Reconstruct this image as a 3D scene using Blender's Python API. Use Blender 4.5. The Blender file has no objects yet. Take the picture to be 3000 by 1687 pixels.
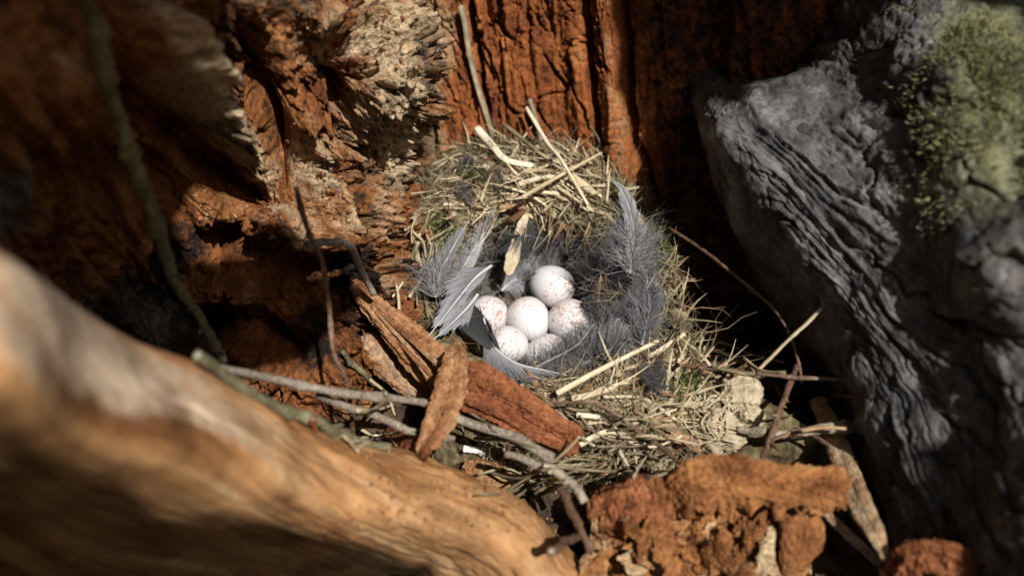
import bpy, math, random
import numpy as np
from mathutils import Vector, Matrix
from mathutils.bvhtree import BVHTree

# ------------------------------------------------------------------ camera, sky, sun, exposure
# one Blender unit is one decimetre: eggs are about 12 mm thick, the nest is 22 cm from the lens
scene = bpy.context.scene
scene.unit_settings.system = 'METRIC'
scene.unit_settings.scale_length = 0.1
PITCH = math.radians(45)
CAM = Vector((0, 0, 1.9))
FPX = 2336.0
LENS = 36 * FPX / 3000
cam_d = bpy.data.cameras.new('camera')
cam_d.lens = LENS
cam_d.sensor_width = 36
cam_d.clip_start = 0.01
cam_d.clip_end = 500
cam_d.dof.use_dof = True
cam_d.dof.focus_distance = 2.12
cam_d.dof.aperture_fstop = 0.82
cam_o = bpy.data.objects.new('camera', cam_d)
scene.collection.objects.link(cam_o)
cam_o.location = CAM
cam_o.rotation_euler = (math.pi / 2 - PITCH, 0, 0)
scene.camera = cam_o
RIGHT = Vector((1, 0, 0))
FWD = Vector((0, math.cos(PITCH), -math.sin(PITCH)))
UP = Vector((0, math.sin(PITCH), math.cos(PITCH)))

SUN = Vector((0.30, -0.42, 0.86)).normalized()          # towards the sun
sun_el = math.asin(SUN.z)
sun_az = math.atan2(SUN.x, SUN.y)
world = bpy.data.worlds.new('World')
scene.world = world
world.use_nodes = True
wn = world.node_tree.nodes
wl = world.node_tree.links
bg = wn['Background']
sky = wn.new('ShaderNodeTexSky')
sky.sky_type = 'NISHITA'
sky.sun_disc = False
sky.sun_elevation = sun_el
sky.sun_rotation = sun_az
sky.air_density = 1.0
sky.dust_density = 6.0
sky.ozone_density = 0.3
wl.new(sky.outputs[0], bg.inputs[0])
bg.inputs[1].default_value = 0.065
sd = bpy.data.lights.new('sun', 'SUN')
sd.energy = 4.8
sd.angle = math.radians(0.5)
sd.color = (1.0, 0.955, 0.90)
so = bpy.data.objects.new('sun', sd)
scene.collection.objects.link(so)
so.rotation_euler = (-SUN).to_track_quat('-Z', 'Y').to_euler()
so.location = (0, 0, 8)
vs = scene.view_settings
vs.view_transform = 'Standard'
vs.look = 'None'
vs.exposure = 0.18
vs.gamma = 1.0
vs.use_curve_mapping = False

scene.cycles.max_bounces = 5
scene.cycles.diffuse_bounces = 3
scene.cycles.glossy_bounces = 2
scene.cycles.transmission_bounces = 2
scene.cycles.caustics_reflective = False
scene.cycles.caustics_refractive = False

R = random.Random(7)
RN = np.random.RandomState(11)
C = scene.collection


# ------------------------------------------------------------------ helpers: points and noise
def P(px, py, d):
    return CAM + RIGHT * ((px - 1500) / FPX * d) + UP * (-(py - 843.5) / FPX * d) + FWD * d


def P_arr(a):
    a = np.asarray(a, float)
    x = (a[..., 0] - 1500) / FPX * a[..., 2]
    y = -(a[..., 1] - 843.5) / FPX * a[..., 2]
    d = a[..., 2]
    return (np.array(CAM) + x[..., None] * np.array(RIGHT) + y[..., None] * np.array(UP)
            + d[..., None] * np.array(FWD))


def to_px(W):
    v = np.asarray(W, float) - np.array(CAM)
    d = v @ np.array(FWD)
    return np.stack([1500 + FPX * (v @ np.array(RIGHT)) / d, 843.5 - FPX * (v @ np.array(UP)) / d, d], -1)


_perm = np.random.RandomState(5).permutation(4096)
_grad = np.random.RandomState(6).normal(size=(4096, 3))
_grad /= np.linalg.norm(_grad, axis=1)[:, None]
_rnd = np.random.RandomState(8).rand(4096, 3).astype(np.float32)


def _h(i, j, k):
    return _perm[(_perm[(_perm[i & 4095] + j) & 4095] + k) & 4095]


def _slow_noise(p):
    i = np.floor(p).astype(int)
    f = p - i
    w = f * f * f * (f * (f * 6 - 15) + 10)
    out = 0
    for dx in (0, 1):
        for dy in (0, 1):
            for dz in (0, 1):
                g = _grad[_h((i[..., 0] + dx) % 24, (i[..., 1] + dy) % 24, (i[..., 2] + dz) % 24)]
                dd = f - np.array([dx, dy, dz])
                ww = ((w[..., 0] if dx else 1 - w[..., 0]) * (w[..., 1] if dy else 1 - w[..., 1])
                      * (w[..., 2] if dz else 1 - w[..., 2]))
                out = out + ww * (g * dd).sum(-1)
    return out * 1.6


_NS = 96                                     # a block of gradient noise, 24 cells wide, sampled four times a cell
_t = np.arange(_NS) / 4.0
_VOL = np.ascontiguousarray(_slow_noise(np.stack(np.meshgrid(_t, _t, _t, indexing='ij'), -1))).astype(np.float32).ravel()


def noise(p):
    p = np.asarray(p, np.float32) * np.float32(4)
    i = np.floor(p)
    f = p - i
    i = i.astype(np.int32) % _NS
    j = (i + 1) % _NS
    x0, x1 = i[..., 0] * (_NS * _NS), j[..., 0] * (_NS * _NS)
    y0, y1 = i[..., 1] * _NS, j[..., 1] * _NS
    z0, z1 = i[..., 2], j[..., 2]
    fx, fy, fz = f[..., 0], f[..., 1], f[..., 2]
    V = _VOL
    a = V[x0 + y0 + z0]
    a = a + (V[x0 + y0 + z1] - a) * fz
    b = V[x0 + y1 + z0]
    b = b + (V[x0 + y1 + z1] - b) * fz
    a = a + (b - a) * fy
    c = V[x1 + y0 + z0]
    c = c + (V[x1 + y0 + z1] - c) * fz
    d = V[x1 + y1 + z0]
    d = d + (V[x1 + y1 + z1] - d) * fz
    c = c + (d - c) * fy
    return a + (c - a) * fx


def fbm(p, oct=4, gain=0.5, lac=2.03):
    s, a = 0, 1.0
    p = np.asarray(p, float)
    for o in range(oct):
        s = s + a * noise(p + o * 17.3)
        p = p * lac
        a *= gain
    return s


def worley(p):
    """nearest and second nearest distance and a random number per cell (cells nearest to the point only)"""
    p = np.asarray(p, np.float32)
    flat = np.ptp(p[..., 2]) == 0
    i = np.floor(p - (0 if flat else 0.5)).astype(np.int32)
    shp = p.shape[:-1]
    f1 = np.full(shp, 9.0, np.float32)
    f2 = np.full(shp, 9.0, np.float32)
    cid = np.zeros(shp, np.float32)
    rr = (-1, 0, 1) if flat else (0, 1)
    jit = np.float32(1.0 if flat else 0.8)
    for dx in rr:
        for dy in rr:
            for dz in ((0,) if flat else rr):
                h = _h(i[..., 0] + dx, i[..., 1] + dy, i[..., 2] + dz)
                q = _rnd[h]
                d = (p[..., 0] - (i[..., 0] + dx + 0.5 + jit * (q[..., 0] - .5))) ** 2 + (p[..., 1] - (i[..., 1] + dy + 0.5 + jit * (q[..., 1] - .5))) ** 2
                if not flat:
                    d = d + (p[..., 2] - (i[..., 2] + dz + 0.5 + jit * (q[..., 2] - .5))) ** 2
                d = np.sqrt(d)
                nearer = d < f1
                f2 = np.where(nearer, f1, np.minimum(f2, d))
                cid = np.where(nearer, _rnd[(h * 7 + 3) & 4095, 0], cid)
                f1 = np.where(nearer, d, f1)
    return f1, f2, cid


def sstep(a, b, x):
    t = np.clip((x - a) / (b - a), 0, 1)
    return t * t * (3 - 2 * t)


def v3(*a):
    return np.stack(np.broadcast_arrays(*a), -1)


# ------------------------------------------------------------------ helpers: materials
class NT:
    def __init__(s, name, rough=0.85, spec=0.2):
        s.m = bpy.data.materials.new(name)
        s.m.use_nodes = True
        s.t = s.m.node_tree
        s.n = s.t.nodes
        s.l = s.t.links
        s.b = s.n['Principled BSDF']
        s.b.inputs['Roughness'].default_value = rough
        s.b.inputs['Specular IOR Level'].default_value = spec

    def put(s, sock, v):
        if hasattr(v, 'links'):
            s.l.new(v, sock)
        elif isinstance(v, (tuple, list)):
            sock.default_value = tuple(v) + (1,) if (len(v) == 3 and len(sock.default_value) == 4) else v
        else:
            sock.default_value = v

    def coord(s, kind='UV'):
        return s.n.new('ShaderNodeTexCoord').outputs[kind]

    def attr(s, name):
        a = s.n.new('ShaderNodeAttribute')
        a.attribute_name = name
        return a

    def scale(s, v, sc, off=(0, 0, 0)):
        m = s.n.new('ShaderNodeMapping')
        s.put(m.inputs[0], v)
        m.inputs['Scale'].default_value = sc
        m.inputs['Location'].default_value = off
        return m.outputs[0]

    def noise(s, v, sc, det=4, rough=0.55, dist=0.0):
        t = s.n.new('ShaderNodeTexNoise')
        s.put(t.inputs['Vector'], v)
        t.inputs['Scale'].default_value = sc
        t.inputs['Detail'].default_value = det
        t.inputs['Roughness'].default_value = rough
        t.inputs['Distortion'].default_value = dist
        return t.outputs['Fac']

    def voro(s, v, sc, out='Distance', feat='F1'):
        t = s.n.new('ShaderNodeTexVoronoi')
        t.feature = feat
        s.put(t.inputs['Vector'], v)
        t.inputs['Scale'].default_value = sc
        return t.outputs[out]

    def math(s, op, a, b=0.0, clamp=False):
        m = s.n.new('ShaderNodeMath')
        m.operation = op
        m.use_clamp = clamp
        s.put(m.inputs[0], a)
        s.put(m.inputs[1], b)
        return m.outputs[0]

    def ramp(s, f, stops, interp='LINEAR'):
        r = s.n.new('ShaderNodeValToRGB')
        r.color_ramp.interpolation = interp
        e = r.color_ramp.elements
        while len(e) < len(stops):
            e.new(0.5)
        for k, (p, c) in enumerate(stops):
            e[k].position = p
            e[k].color = tuple(c) + (1,) if len(c) == 3 else c
        s.put(r.inputs[0], f)
        return r.outputs[0]

    def mrange(s, f, a, b, c=0.0, d=1.0):
        m = s.n.new('ShaderNodeMapRange')
        s.put(m.inputs[0], f)
        for k, v in enumerate((a, b, c, d)):
            m.inputs[k + 1].default_value = v
        return m.outputs[0]

    def mix(s, f, a, b, mode='MIX'):
        m = s.n.new('ShaderNodeMix')
        m.data_type = 'RGBA'
        m.blend_type = mode
        s.put(m.inputs['Factor'], f)
        s.put(m.inputs['A'], a)
        s.put(m.inputs['B'], b)
        return m.outputs['Result']

    def bump(s, h, strength=0.5, dist=0.01):
        b = s.n.new('ShaderNodeBump')
        b.inputs['Strength'].default_value = strength
        b.inputs['Distance'].default_value = dist
        s.put(b.inputs['Height'], h)
        s.l.new(b.outputs[0], s.b.inputs['Normal'])

    def col(s, c):
        s.put(s.b.inputs['Base Color'], c)
        return s.m


def wood_mat(name, stops, grain=(26, 3), iso=9.0, pale=(.5, .34, .17), stain_shade=(.03, .012, .007), moss=(.07, .09, .02),
             rough=0.85, spec=0.2, bump=0.6, bdist=0.012, isow=0.45, fine=True, film=False):
    """fibrous wood: colours by grain noise; 'mask' vertex colours add pale wood, dark stains, painted shade and moss"""
    t = NT(name, rough, spec)
    uv = t.coord('UV')
    ob = t.coord('Object')
    g = t.noise(t.scale(uv, (grain[0], grain[1], 1)), 1.0, 5, 0.62, 0.0)
    i = t.noise(ob, iso, 5, 0.62)
    f = t.math('ADD', t.math('MULTIPLY', g, 1 - isow), t.math('MULTIPLY', i, isow))
    c = t.ramp(f, stops)
    at = t.attr('mask')
    sep = t.n.new('ShaderNodeSeparateColor')
    t.l.new(at.outputs['Color'], sep.inputs[0])
    i2 = t.noise(ob, iso * 2.6, 4, 0.65)
    pf = t.mrange(t.math('ADD', sep.outputs[0], t.math('ADD', g, t.math('MULTIPLY', i2, 0.8))), 1.08, 1.5)
    pc = t.mix(t.mrange(g, 0.3, 0.75), pale, tuple(x * 0.5 for x in pale))
    c = t.mix(pf, c, pc)
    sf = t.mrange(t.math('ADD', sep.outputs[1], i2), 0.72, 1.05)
    c = t.mix(sf, c, stain_shade)
    if film:      # a thin growth that lets the ground show through
        mf = t.mrange(t.math('ADD', sep.outputs[2], t.math('MULTIPLY', t.math('ADD', t.math('ADD', g, i), t.math('SUBTRACT', i2, .5)), .5)), 0.66, 1.25)
        c = t.mix(mf, c, moss)
    else:
        mf = t.mrange(t.math('ADD', sep.outputs[2], t.math('MULTIPLY', t.math('ADD', i2, i), .5)), 0.85, 1.15)
        c = t.mix(mf, c, t.mix(t.mrange(i2, .3, .7), moss, tuple(x * 1.9 for x in moss)))
    i4 = t.noise(ob, iso * 7.0, 3, 0.7) if fine else i2
    c = t.mix(1.0, c, t.ramp(i4, [(.30, (.45, .42, .40)), (.5, (.95, .95, .95)), (.68, (1.3, 1.3, 1.3))]), 'MULTIPLY')
    t.bump(t.math('ADD', g, t.math('MULTIPLY', i4, .7)), bump, bdist)
    return t.col(c)


M = {}
M['heart'] = wood_mat('rotten_heartwood', [(.30, (.032, .010, .005)), (.42, (.125, .038, .012)), (.52, (.25, .080, .023)),
                                           (.63, (.34, .135, .042)), (.75, (.43, .24, .10))], (30, 3.0), 11,
                      pale=(.46, .32, .17), stain_shade=(.018, .009, .006), bump=0.9)
M['side'] = wood_mat('crumbling_sapwood', [(.30, (.028, .010, .005)), (.42, (.125, .042, .014)), (.53, (.27, .105, .034)),
                                           (.66, (.42, .22, .092)), (.8, (.58, .41, .23))], (16, 3), 10,
                     pale=(.64, .49, .31), stain_shade=(.014, .009, .007), moss=(.11, .10, .092), bump=0.9, bdist=0.02)
M['lip'] = wood_mat('worn_lip_wood', [(.30, (.09, .034, .012)), (.42, (.25, .115, .042)), (.53, (.41, .225, .098)),
                                      (.66, (.54, .36, .19)), (.85, (.64, .49, .32))], (1.0, 12), 3.2,
                    pale=(.66, .50, .35), stain_shade=(.07, .030, .014), bump=0.14, isow=0.40, fine=False)
M['bark'] = wood_mat('weathered_bark', [(.30, (.018, .018, .019)), (.43, (.040, .039, .040)), (.53, (.098, .095, .095)),
                                        (.63, (.19, .182, .175)), (.75, (.42, .40, .37))], (5, 9), 9,
                     pale=(.19, .15, .125), stain_shade=(.014, .011, .010), moss=(.18, .185, .075), bump=0.35, bdist=0.02, isow=0.55, film=True,
                     rough=0.65, spec=0.4)
M['red'] = wood_mat('red_rotten_wood', [(.32, (.085, .026, .011)), (.45, (.21, .072, .029)), (.56, (.31, .118, .048)),
                                        (.7, (.42, .20, .088))], (34, 3), 12, pale=(.52, .36, .2), bump=0.9)
M['brownwood'] = wood_mat('split_brown_wood', [(.3, (.085, .032, .014)), (.44, (.24, .105, .045)), (.56, (.40, .215, .10)),
                                               (.72, (.55, .36, .19))], (40, 2.2), 9, pale=(.56, .43, .27), bump=0.9)
M['greywood'] = wood_mat('grey_brown_wood', [(.3, (.14, .06, .03)), (.46, (.30, .17, .09)), (.6, (.42, .29, .18)),
                                             (.75, (.5, .4, .28))], (24, 2.6), 8, pale=(.6, .5, .36), bump=0.9)
M['orange'] = wood_mat('orange_rotten_wood', [(.30, (.065, .023, .009)), (.42, (.20, .080, .027)), (.54, (.36, .158, .055)),
                                              (.68, (.48, .265, .105)), (.82, (.62, .44, .23))], (14, 5), 12, pale=(.70, .53, .31), stain_shade=(.055, .02, .014),
                       bump=0.9, bdist=0.015)
M['twig'] = wood_mat('grey_twig_bark', [(.3, (.10, .075, .055)), (.46, (.22, .18, .14)), (.6, (.36, .31, .25)),
                                        (.75, (.5, .45, .38))], (26, 5), 14, pale=(.55, .47, .36), moss=(.11, .13, .03), bump=0.6)
M['mosstwig'] = wood_mat('lichen_covered_twig', [(.3, (.05, .042, .025)), (.46, (.14, .125, .07)), (.6, (.26, .24, .14)),
                                                 (.72, (.52, .50, .38))], (20, 9), 16, pale=(.55, .5, .4), moss=(.15, .19, .05), bump=0.8)
M['browntwig'] = wood_mat('brown_twig_bark', [(.3, (.045, .022, .014)), (.46, (.11, .060, .038)), (.6, (.20, .125, .08)),
                                              (.75, (.45, .33, .24))], (26, 4), 12, pale=(.5, .4, .3), bump=0.6)
M['soil'] = wood_mat('cavity_soil', [(.3, (.012, .008, .006)), (.47, (.05, .032, .022)), (.6, (.12, .075, .045)),
                                     (.75, (.25, .16, .09))], (9, 9), 12, bump=0.9)
M['outside'] = wood_mat('forest_floor', [(.3, (.03, .025, .012)), (.5, (.09, .07, .035)), (.7, (.14, .12, .05))], (1, 1), 1.2)


def straw_mat(name, stops, rough=0.6, spec=0.35, trans=0.0):
    t = NT(name, rough, spec)
    uv = t.coord('UV')
    ob = t.coord('Object')
    rn = t.n.new('ShaderNodeObjectInfo').outputs['Random']
    at = t.attr('tint').outputs['Fac']
    g = t.noise(t.scale(uv, (90, 3, 1)), 1.0, 5, 0.6)
    i = t.noise(ob, 18, 5, 0.65)
    f = t.math('ADD', t.math('ADD', t.math('MULTIPLY', g, .45), t.math('MULTIPLY', i, .55)),
               t.math('MULTIPLY', t.math('SUBTRACT', t.math('ADD', rn, at), 1.0), 0.22))
    c = t.ramp(f, stops)
    t.bump(g, 0.4, 0.004)
    return t.col(c)


M['straw'] = straw_mat('dry_straw', [(.25, (.15, .10, .05)), (.42, (.37, .28, .165)), (.55, (.55, .46, .30)), (.75, (.72, .65, .49))])
M['strawpale'] = straw_mat('pale_straw', [(.25, (.34, .25, .14)), (.42, (.55, .45, .29)), (.55, (.69, .60, .43)), (.75, (.79, .73, .58))])
M['strawgrey'] = straw_mat('weathered_straw', [(.25, (.06, .045, .025)), (.42, (.19, .15, .09)), (.55, (.33, .27, .175)), (.75, (.52, .46, .33))])
M['blade'] = straw_mat('dry_grass_blade', [(.25, (.09, .075, .035)), (.42, (.22, .19, .10)), (.55, (.36, .32, .19)), (.75, (.56, .51, .35))])
M['leaf'] = straw_mat('dry_leaf', [(.3, (.26, .13, .045)), (.45, (.52, .33, .13)), (.55, (.68, .50, .25)), (.75, (.78, .64, .38))])
M['brownleaf'] = straw_mat('brown_dry_leaf', [(.3, (.06, .025, .012)), (.45, (.20, .10, .045)), (.58, (.36, .22, .11)), (.75, (.5, .36, .2))])
M['moss'] = straw_mat('green_moss', [(.25, (.02, .03, .006)), (.45, (.07, .09, .018)), (.58, (.14, .17, .035)), (.75, (.22, .25, .06))])
M['drymoss'] = straw_mat('dry_moss', [(.25, (.04, .033, .02)), (.45, (.12, .10, .06)), (.58, (.22, .19, .115)), (.75, (.36, .32, .21))])
M['root'] = straw_mat('fine_rootlets', [(.25, (.16, .10, .05)), (.45, (.34, .25, .14)), (.58, (.5, .41, .26)), (.75, (.66, .58, .42))])


# ------------------------------------------------------------------ helpers: meshes
def obj(name, verts, faces, mat, parent=None, uv=None, mask=None, tint=None, smooth=True):
    me = bpy.data.meshes.new(name)
    verts = np.asarray(verts, np.float32).reshape(-1, 3)
    if isinstance(faces, np.ndarray):
        n, k = faces.shape
        me.vertices.add(len(verts))
        me.vertices.foreach_set('co', verts.ravel())
        me.loops.add(n * k)
        me.loops.foreach_set('vertex_index', faces.astype(np.int32).ravel())
        me.polygons.add(n)
        me.polygons.foreach_set('loop_start', np.arange(0, n * k, k, dtype=np.int32))
        me.polygons.foreach_set('loop_total', np.full(n, k, np.int32))
        me.update(calc_edges=True)
        li = faces.ravel()
    else:
        me.from_pydata([tuple(map(float, v)) for v in verts], [], [tuple(map(int, f)) for f in faces])
        li = np.array([i for f in faces for i in f])
    if uv is not None:
        u = me.uv_layers.new(name='UVMap')
        u.data.foreach_set('uv', np.asarray(uv, np.float32).reshape(-1, 2)[li].ravel())
    if mask is not None:
        a = me.attributes.new('mask', 'FLOAT_COLOR', 'POINT')
        mk = np.zeros((len(verts), 4), np.float32)
        mk[:, :3] = np.asarray(mask).reshape(-1, 3)
        mk[:, 3] = 1
        a.data.foreach_set('color', mk.ravel())
    if tint is not None:
        a = me.attributes.new('tint', 'FLOAT', 'POINT')
        a.data.foreach_set('value', np.asarray(tint, np.float32).ravel())
    if smooth:
        me.polygons.foreach_set('use_smooth', np.ones(len(me.polygons), bool))
    me.materials.append(M[mat] if isinstance(mat, str) else mat)
    o = bpy.data.objects.new(name, me)
    C.objects.link(o)
    if parent is not None:
        o.parent = parent
        o.matrix_parent_inverse = parent.matrix_world.inverted()
    return o


def tag(o, label, cat=None, group=None, kind=None):
    if label:
        o['label'] = label
    if cat:
        o['category'] = cat
    if group:
        o['group'] = group
    if kind:
        o['kind'] = kind
    return o


def thing(name, loc, label, cat, group=None):
    o = bpy.data.objects.new(name, None)
    C.objects.link(o)
    o.empty_display_size = 0.05
    o.location = loc
    o.matrix_world = Matrix.Translation(loc)
    return tag(o, label, cat, group)


def grid_faces(n, m, wrap=False):
    i = np.arange(n - 1)[:, None]
    j = np.arange(m if wrap else m - 1)[None, :]
    j2 = (j + 1) % m
    return np.stack([(i * m + j), (i * m + j2), ((i + 1) * m + j2), ((i + 1) * m + j)], -1).reshape(-1, 4)


def cr(pts, n):
    """Catmull-Rom through pts along axis 0, n samples"""
    p = np.asarray(pts, float)
    k = len(p)
    p = np.concatenate([[2 * p[0] - p[1]], p, [2 * p[-1] - p[-2]]])
    t = np.linspace(0, k - 1 - 1e-9, n)
    i = t.astype(int)
    f = (t - i).reshape((-1,) + (1,) * (p.ndim - 1))
    a, b, c, d = p[i], p[i + 1], p[i + 2], p[i + 3]
    return 0.5 * (2 * b + (c - a) * f + (2 * a - 5 * b + 4 * c - d) * f ** 2 + (3 * b - a - 3 * c + d) * f ** 3)


def grid_normals(W):
    du = np.gradient(W, axis=1)
    dv = np.gradient(W, axis=0)
    n = np.cross(dv, du)
    n /= np.linalg.norm(n, axis=-1)[..., None] + 1e-12
    # towards the camera by the majority
    if np.median(((np.array(CAM) - W) * n).sum(-1)) < 0:
        n = -n
    return n


class Patch:
    """smooth sheet through rows of (px, py, depth) points; s, t are lengths across and down the sheet"""

    def __init__(s, rows, n, m):
        W = P_arr(np.array(rows, float))
        W = cr(W, n)
        W = np.swapaxes(cr(np.swapaxes(W, 0, 1), m), 0, 1)
        s.W = W
        s.N = grid_normals(W)
        ds = np.linalg.norm(np.diff(W, axis=1, prepend=W[:, :1]), axis=-1)
        dt = np.linalg.norm(np.diff(W, axis=0, prepend=W[:1]), axis=-1)
        s.S = np.cumsum(ds, 1)
        s.S -= s.S[:, m // 2:m // 2 + 1]
        s.T = np.cumsum(dt, 0)
        s.px = to_px(W)

    def push(s, h):
        s.W = s.W + s.N * h[..., None]

    def make(s, name, mat, parent, mask=None, smooth=True):
        n, m = s.W.shape[:2]
        uv = np.stack([s.S, s.T], -1)
        if mask is None:
            mask = np.zeros((n, m, 3))
        s.px = to_px(s.W)
        o = obj(name, s.W.reshape(-1, 3), grid_faces(n, m), mat, parent, uv, mask, smooth=smooth)
        SOLID.append((s.W.reshape(-1, 3), grid_faces(n, m)))
        return o


SOLID = []
BVS = []


def rebuild():
    while SOLID:
        v, f = SOLID.pop()
        BVS.append(BVHTree.FromPolygons(v.tolist(), f.tolist()))


def cast(px, py):
    d = (P(px, py, 1) - CAM).normalized()
    best = None
    for t in BVS:
        r = t.ray_cast(CAM + d * 0.3, d)
        if r[0] is not None and (best is None or r[3] < best[3]):
            best = r
    return d, best


def hit(px, py, lift=0.0):
    """the point of the built surfaces seen at a place of the picture, raised by lift along the surface normal"""
    d, r = cast(px, py)
    if r is None:
        loc, nor = P(px, py, 2.2), -d
    else:
        loc, nor = r[0], r[1]
    if nor.dot(d) > 0:
        nor = -nor
    return loc + nor * lift, nor


def depth(px, py):
    return (hit(px, py)[0] - CAM).dot(FWD)


def toward(px, py, up=0.0):
    """the surface point at a place of the picture, moved towards the lens"""
    d = (P(px, py, 1) - CAM).normalized()
    loc, nor = hit(px, py)
    return loc - d * up, nor


def blob(px, cx, cy, rx, ry, ang=0.0):
    """soft spot round a place of the picture, used for where stains, painted shade and pale wood lie"""
    a = math.radians(ang)
    x = px[..., 0] - cx
    y = px[..., 1] - cy
    u = (x * math.cos(a) + y * math.sin(a)) / rx
    v = (-x * math.sin(a) + y * math.cos(a)) / ry
    return np.exp(-(u * u + v * v))

# ------------------------------------------------------------------ the hollow tree
tree = thing('hollow_tree', P(1500, 1300, 2.4), 'hollow tree trunk of crumbling red-brown rotten wood with weathered grey bark', 'tree')

# back wall of heartwood, leaning back, with fibres running down
rows = [
    [(850, -450, 2.25), (1080, -430, 2.32), (1260, -420, 2.28), (1480, -410, 2.22), (1720, -400, 2.12), (1900, -400, 2.02), (2180, -400, 1.95), (2700, -400, 1.75)],
    [(900, 0, 2.45), (1130, 0, 2.52), (1290, 0, 2.48), (1490, 0, 2.42), (1735, 0, 2.33), (1890, 0, 2.24), (2150, 0, 2.14), (2700, 0, 1.95)],
    [(920, 300, 2.55), (1150, 300, 2.62), (1310, 300, 2.56), (1520, 300, 2.50), (1765, 300, 2.42), (1940, 300, 2.32), (2230, 300, 2.22), (2750, 300, 2.0)],
    [(940, 600, 2.62), (1160, 600, 2.68), (1320, 600, 2.64), (1540, 600, 2.60), (1815, 600, 2.50), (2000, 620, 2.40), (2300, 620, 2.28), (2800, 620, 2.1)],
    [(1000, 950, 2.62), (1200, 950, 2.68), (1350, 950, 2.72), (1560, 950, 2.72), (1860, 950, 2.56), (2080, 950, 2.40), (2400, 950, 2.25), (2850, 950, 2.05)],
    [(1000, 1350, 2.40), (1200, 1350, 2.5), (1400, 1350, 2.55), (1600, 1350, 2.55), (1900, 1350, 2.4), (2150, 1350, 2.25), (2500, 1350, 2.1), (2950, 1350, 1.9)],
]
b = Patch(rows, 320, 360)
S, T = b.S, b.T
q = v3(S * 2, T * 0.5, 0 * S)
wob = fbm(q, 3) * 0.12
Sw = S + wob
# long fibre bundles, deep splits between them, small cubes of brown rot with cracks across the grain
h = 0.035 * fbm(v3(Sw * 7, T * 0.8, 3 + 0 * S), 3) + 0.016 * fbm(v3(Sw * 34, T * 3.2, 7 + 0 * S), 4)
cw = fbm(v3(S * 9, T * 9, 1 + 0 * S), 3) * 0.35
f1, f2, cid = worley(v3(Sw * 9 + cw, T * 4.5 + cw, 0.5 + 0 * S))
cube = sstep(-0.25, 0.25, fbm(v3(S * 3, T * 2.2, 9 + 0 * S), 3))
mid = sstep(-0.62, -0.45, S) * (1 - sstep(0.12, 0.2, S))
h += cube * mid * (0.030 * (cid - 0.5) - 0.035 * (1 - sstep(0.0, 0.10, f2 - f1)))
f1, f2, cid = worley(v3(Sw * 22 + cw * 2, T * 11 + cw * 2, 2.5 + 0 * S))
cr2 = sstep(-0.1, 0.4, fbm(v3(S * 5, T * 4, 19 + 0 * S), 3))
h += cr2 * mid * (0.014 * (cid - 0.5) - 0.018 * (1 - sstep(0.0, 0.12, f2 - f1)))
px = b.px


def vline(pts, w):
    """a seam running down the wall through places of the picture"""
    ys = [p[1] for p in pts]
    xs = [p[0] for p in pts]
    x = np.interp(px[..., 1], ys, xs)
    return np.exp(-((px[..., 0] - x + 14 * noise(v3(T * 9, 0 * T, 4 + 0 * T))) / w) ** 2), px[..., 0] - x


g1, s1 = vline([(1360, -400), (1375, 0), (1400, 200), (1440, 420)], 9)
g2, s2 = vline([(1700, -400), (1715, 0), (1735, 250), (1765, 500)], 12)
g3, s3 = vline([(1790, -400), (1830, 100), (1850, 400), (1930, 700)], 16)
g4, s4 = vline([(1235, -400), (1240, 0), (1265, 300), (1275, 560)], 9)
h += -0.06 * g1 - 0.07 * g2 - 0.08 * g3 - 0.04 * g4 + 0.02 * np.exp(-((s2 - 55) / 40) ** 2)
h -= 0.12 * sstep(90, 260, s3) * sstep(-0.3, 0.5, fbm(v3(S * 4, T * 1.5, 5 + 0 * S), 3))
f1, f2, cid = worley(v3(Sw * 42 + cw * 4, T * 26 + cw * 4, 6.5 + 0 * S))
h += sstep(-.2, .3, fbm(v3(S * 6, T * 5, 29 + 0 * S), 3)) * mid * (0.010 * (cid - 0.5) - 0.010 * (1 - sstep(0.0, 0.15, f2 - f1)))
h += 0.007 * fbm(b.W * 45, 3)
b.push(h)
mask = np.zeros(b.W.shape)
mask[..., 0] = (0.55 * blob(px, 1265, 330, 60, 500) + 0.32 * np.exp(-((s2 - 62) / 45) ** 2) * sstep(-60, 40, s2)
                + 0.35 * blob(px, 1215, 150, 40, 300) + 0.3 * blob(px, 1320, 80, 60, 120) - 0.1)
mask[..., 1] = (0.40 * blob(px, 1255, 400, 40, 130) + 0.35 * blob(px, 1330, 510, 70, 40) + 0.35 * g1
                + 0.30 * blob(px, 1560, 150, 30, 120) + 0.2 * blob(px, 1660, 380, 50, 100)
                + 0.46 * sstep(1800, 1960, px[..., 0] - 0.2 * (px[..., 1] - 300)))  # painted shade: the wall right of the nest is darkened in its colour
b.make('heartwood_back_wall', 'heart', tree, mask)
backwall = b

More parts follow.
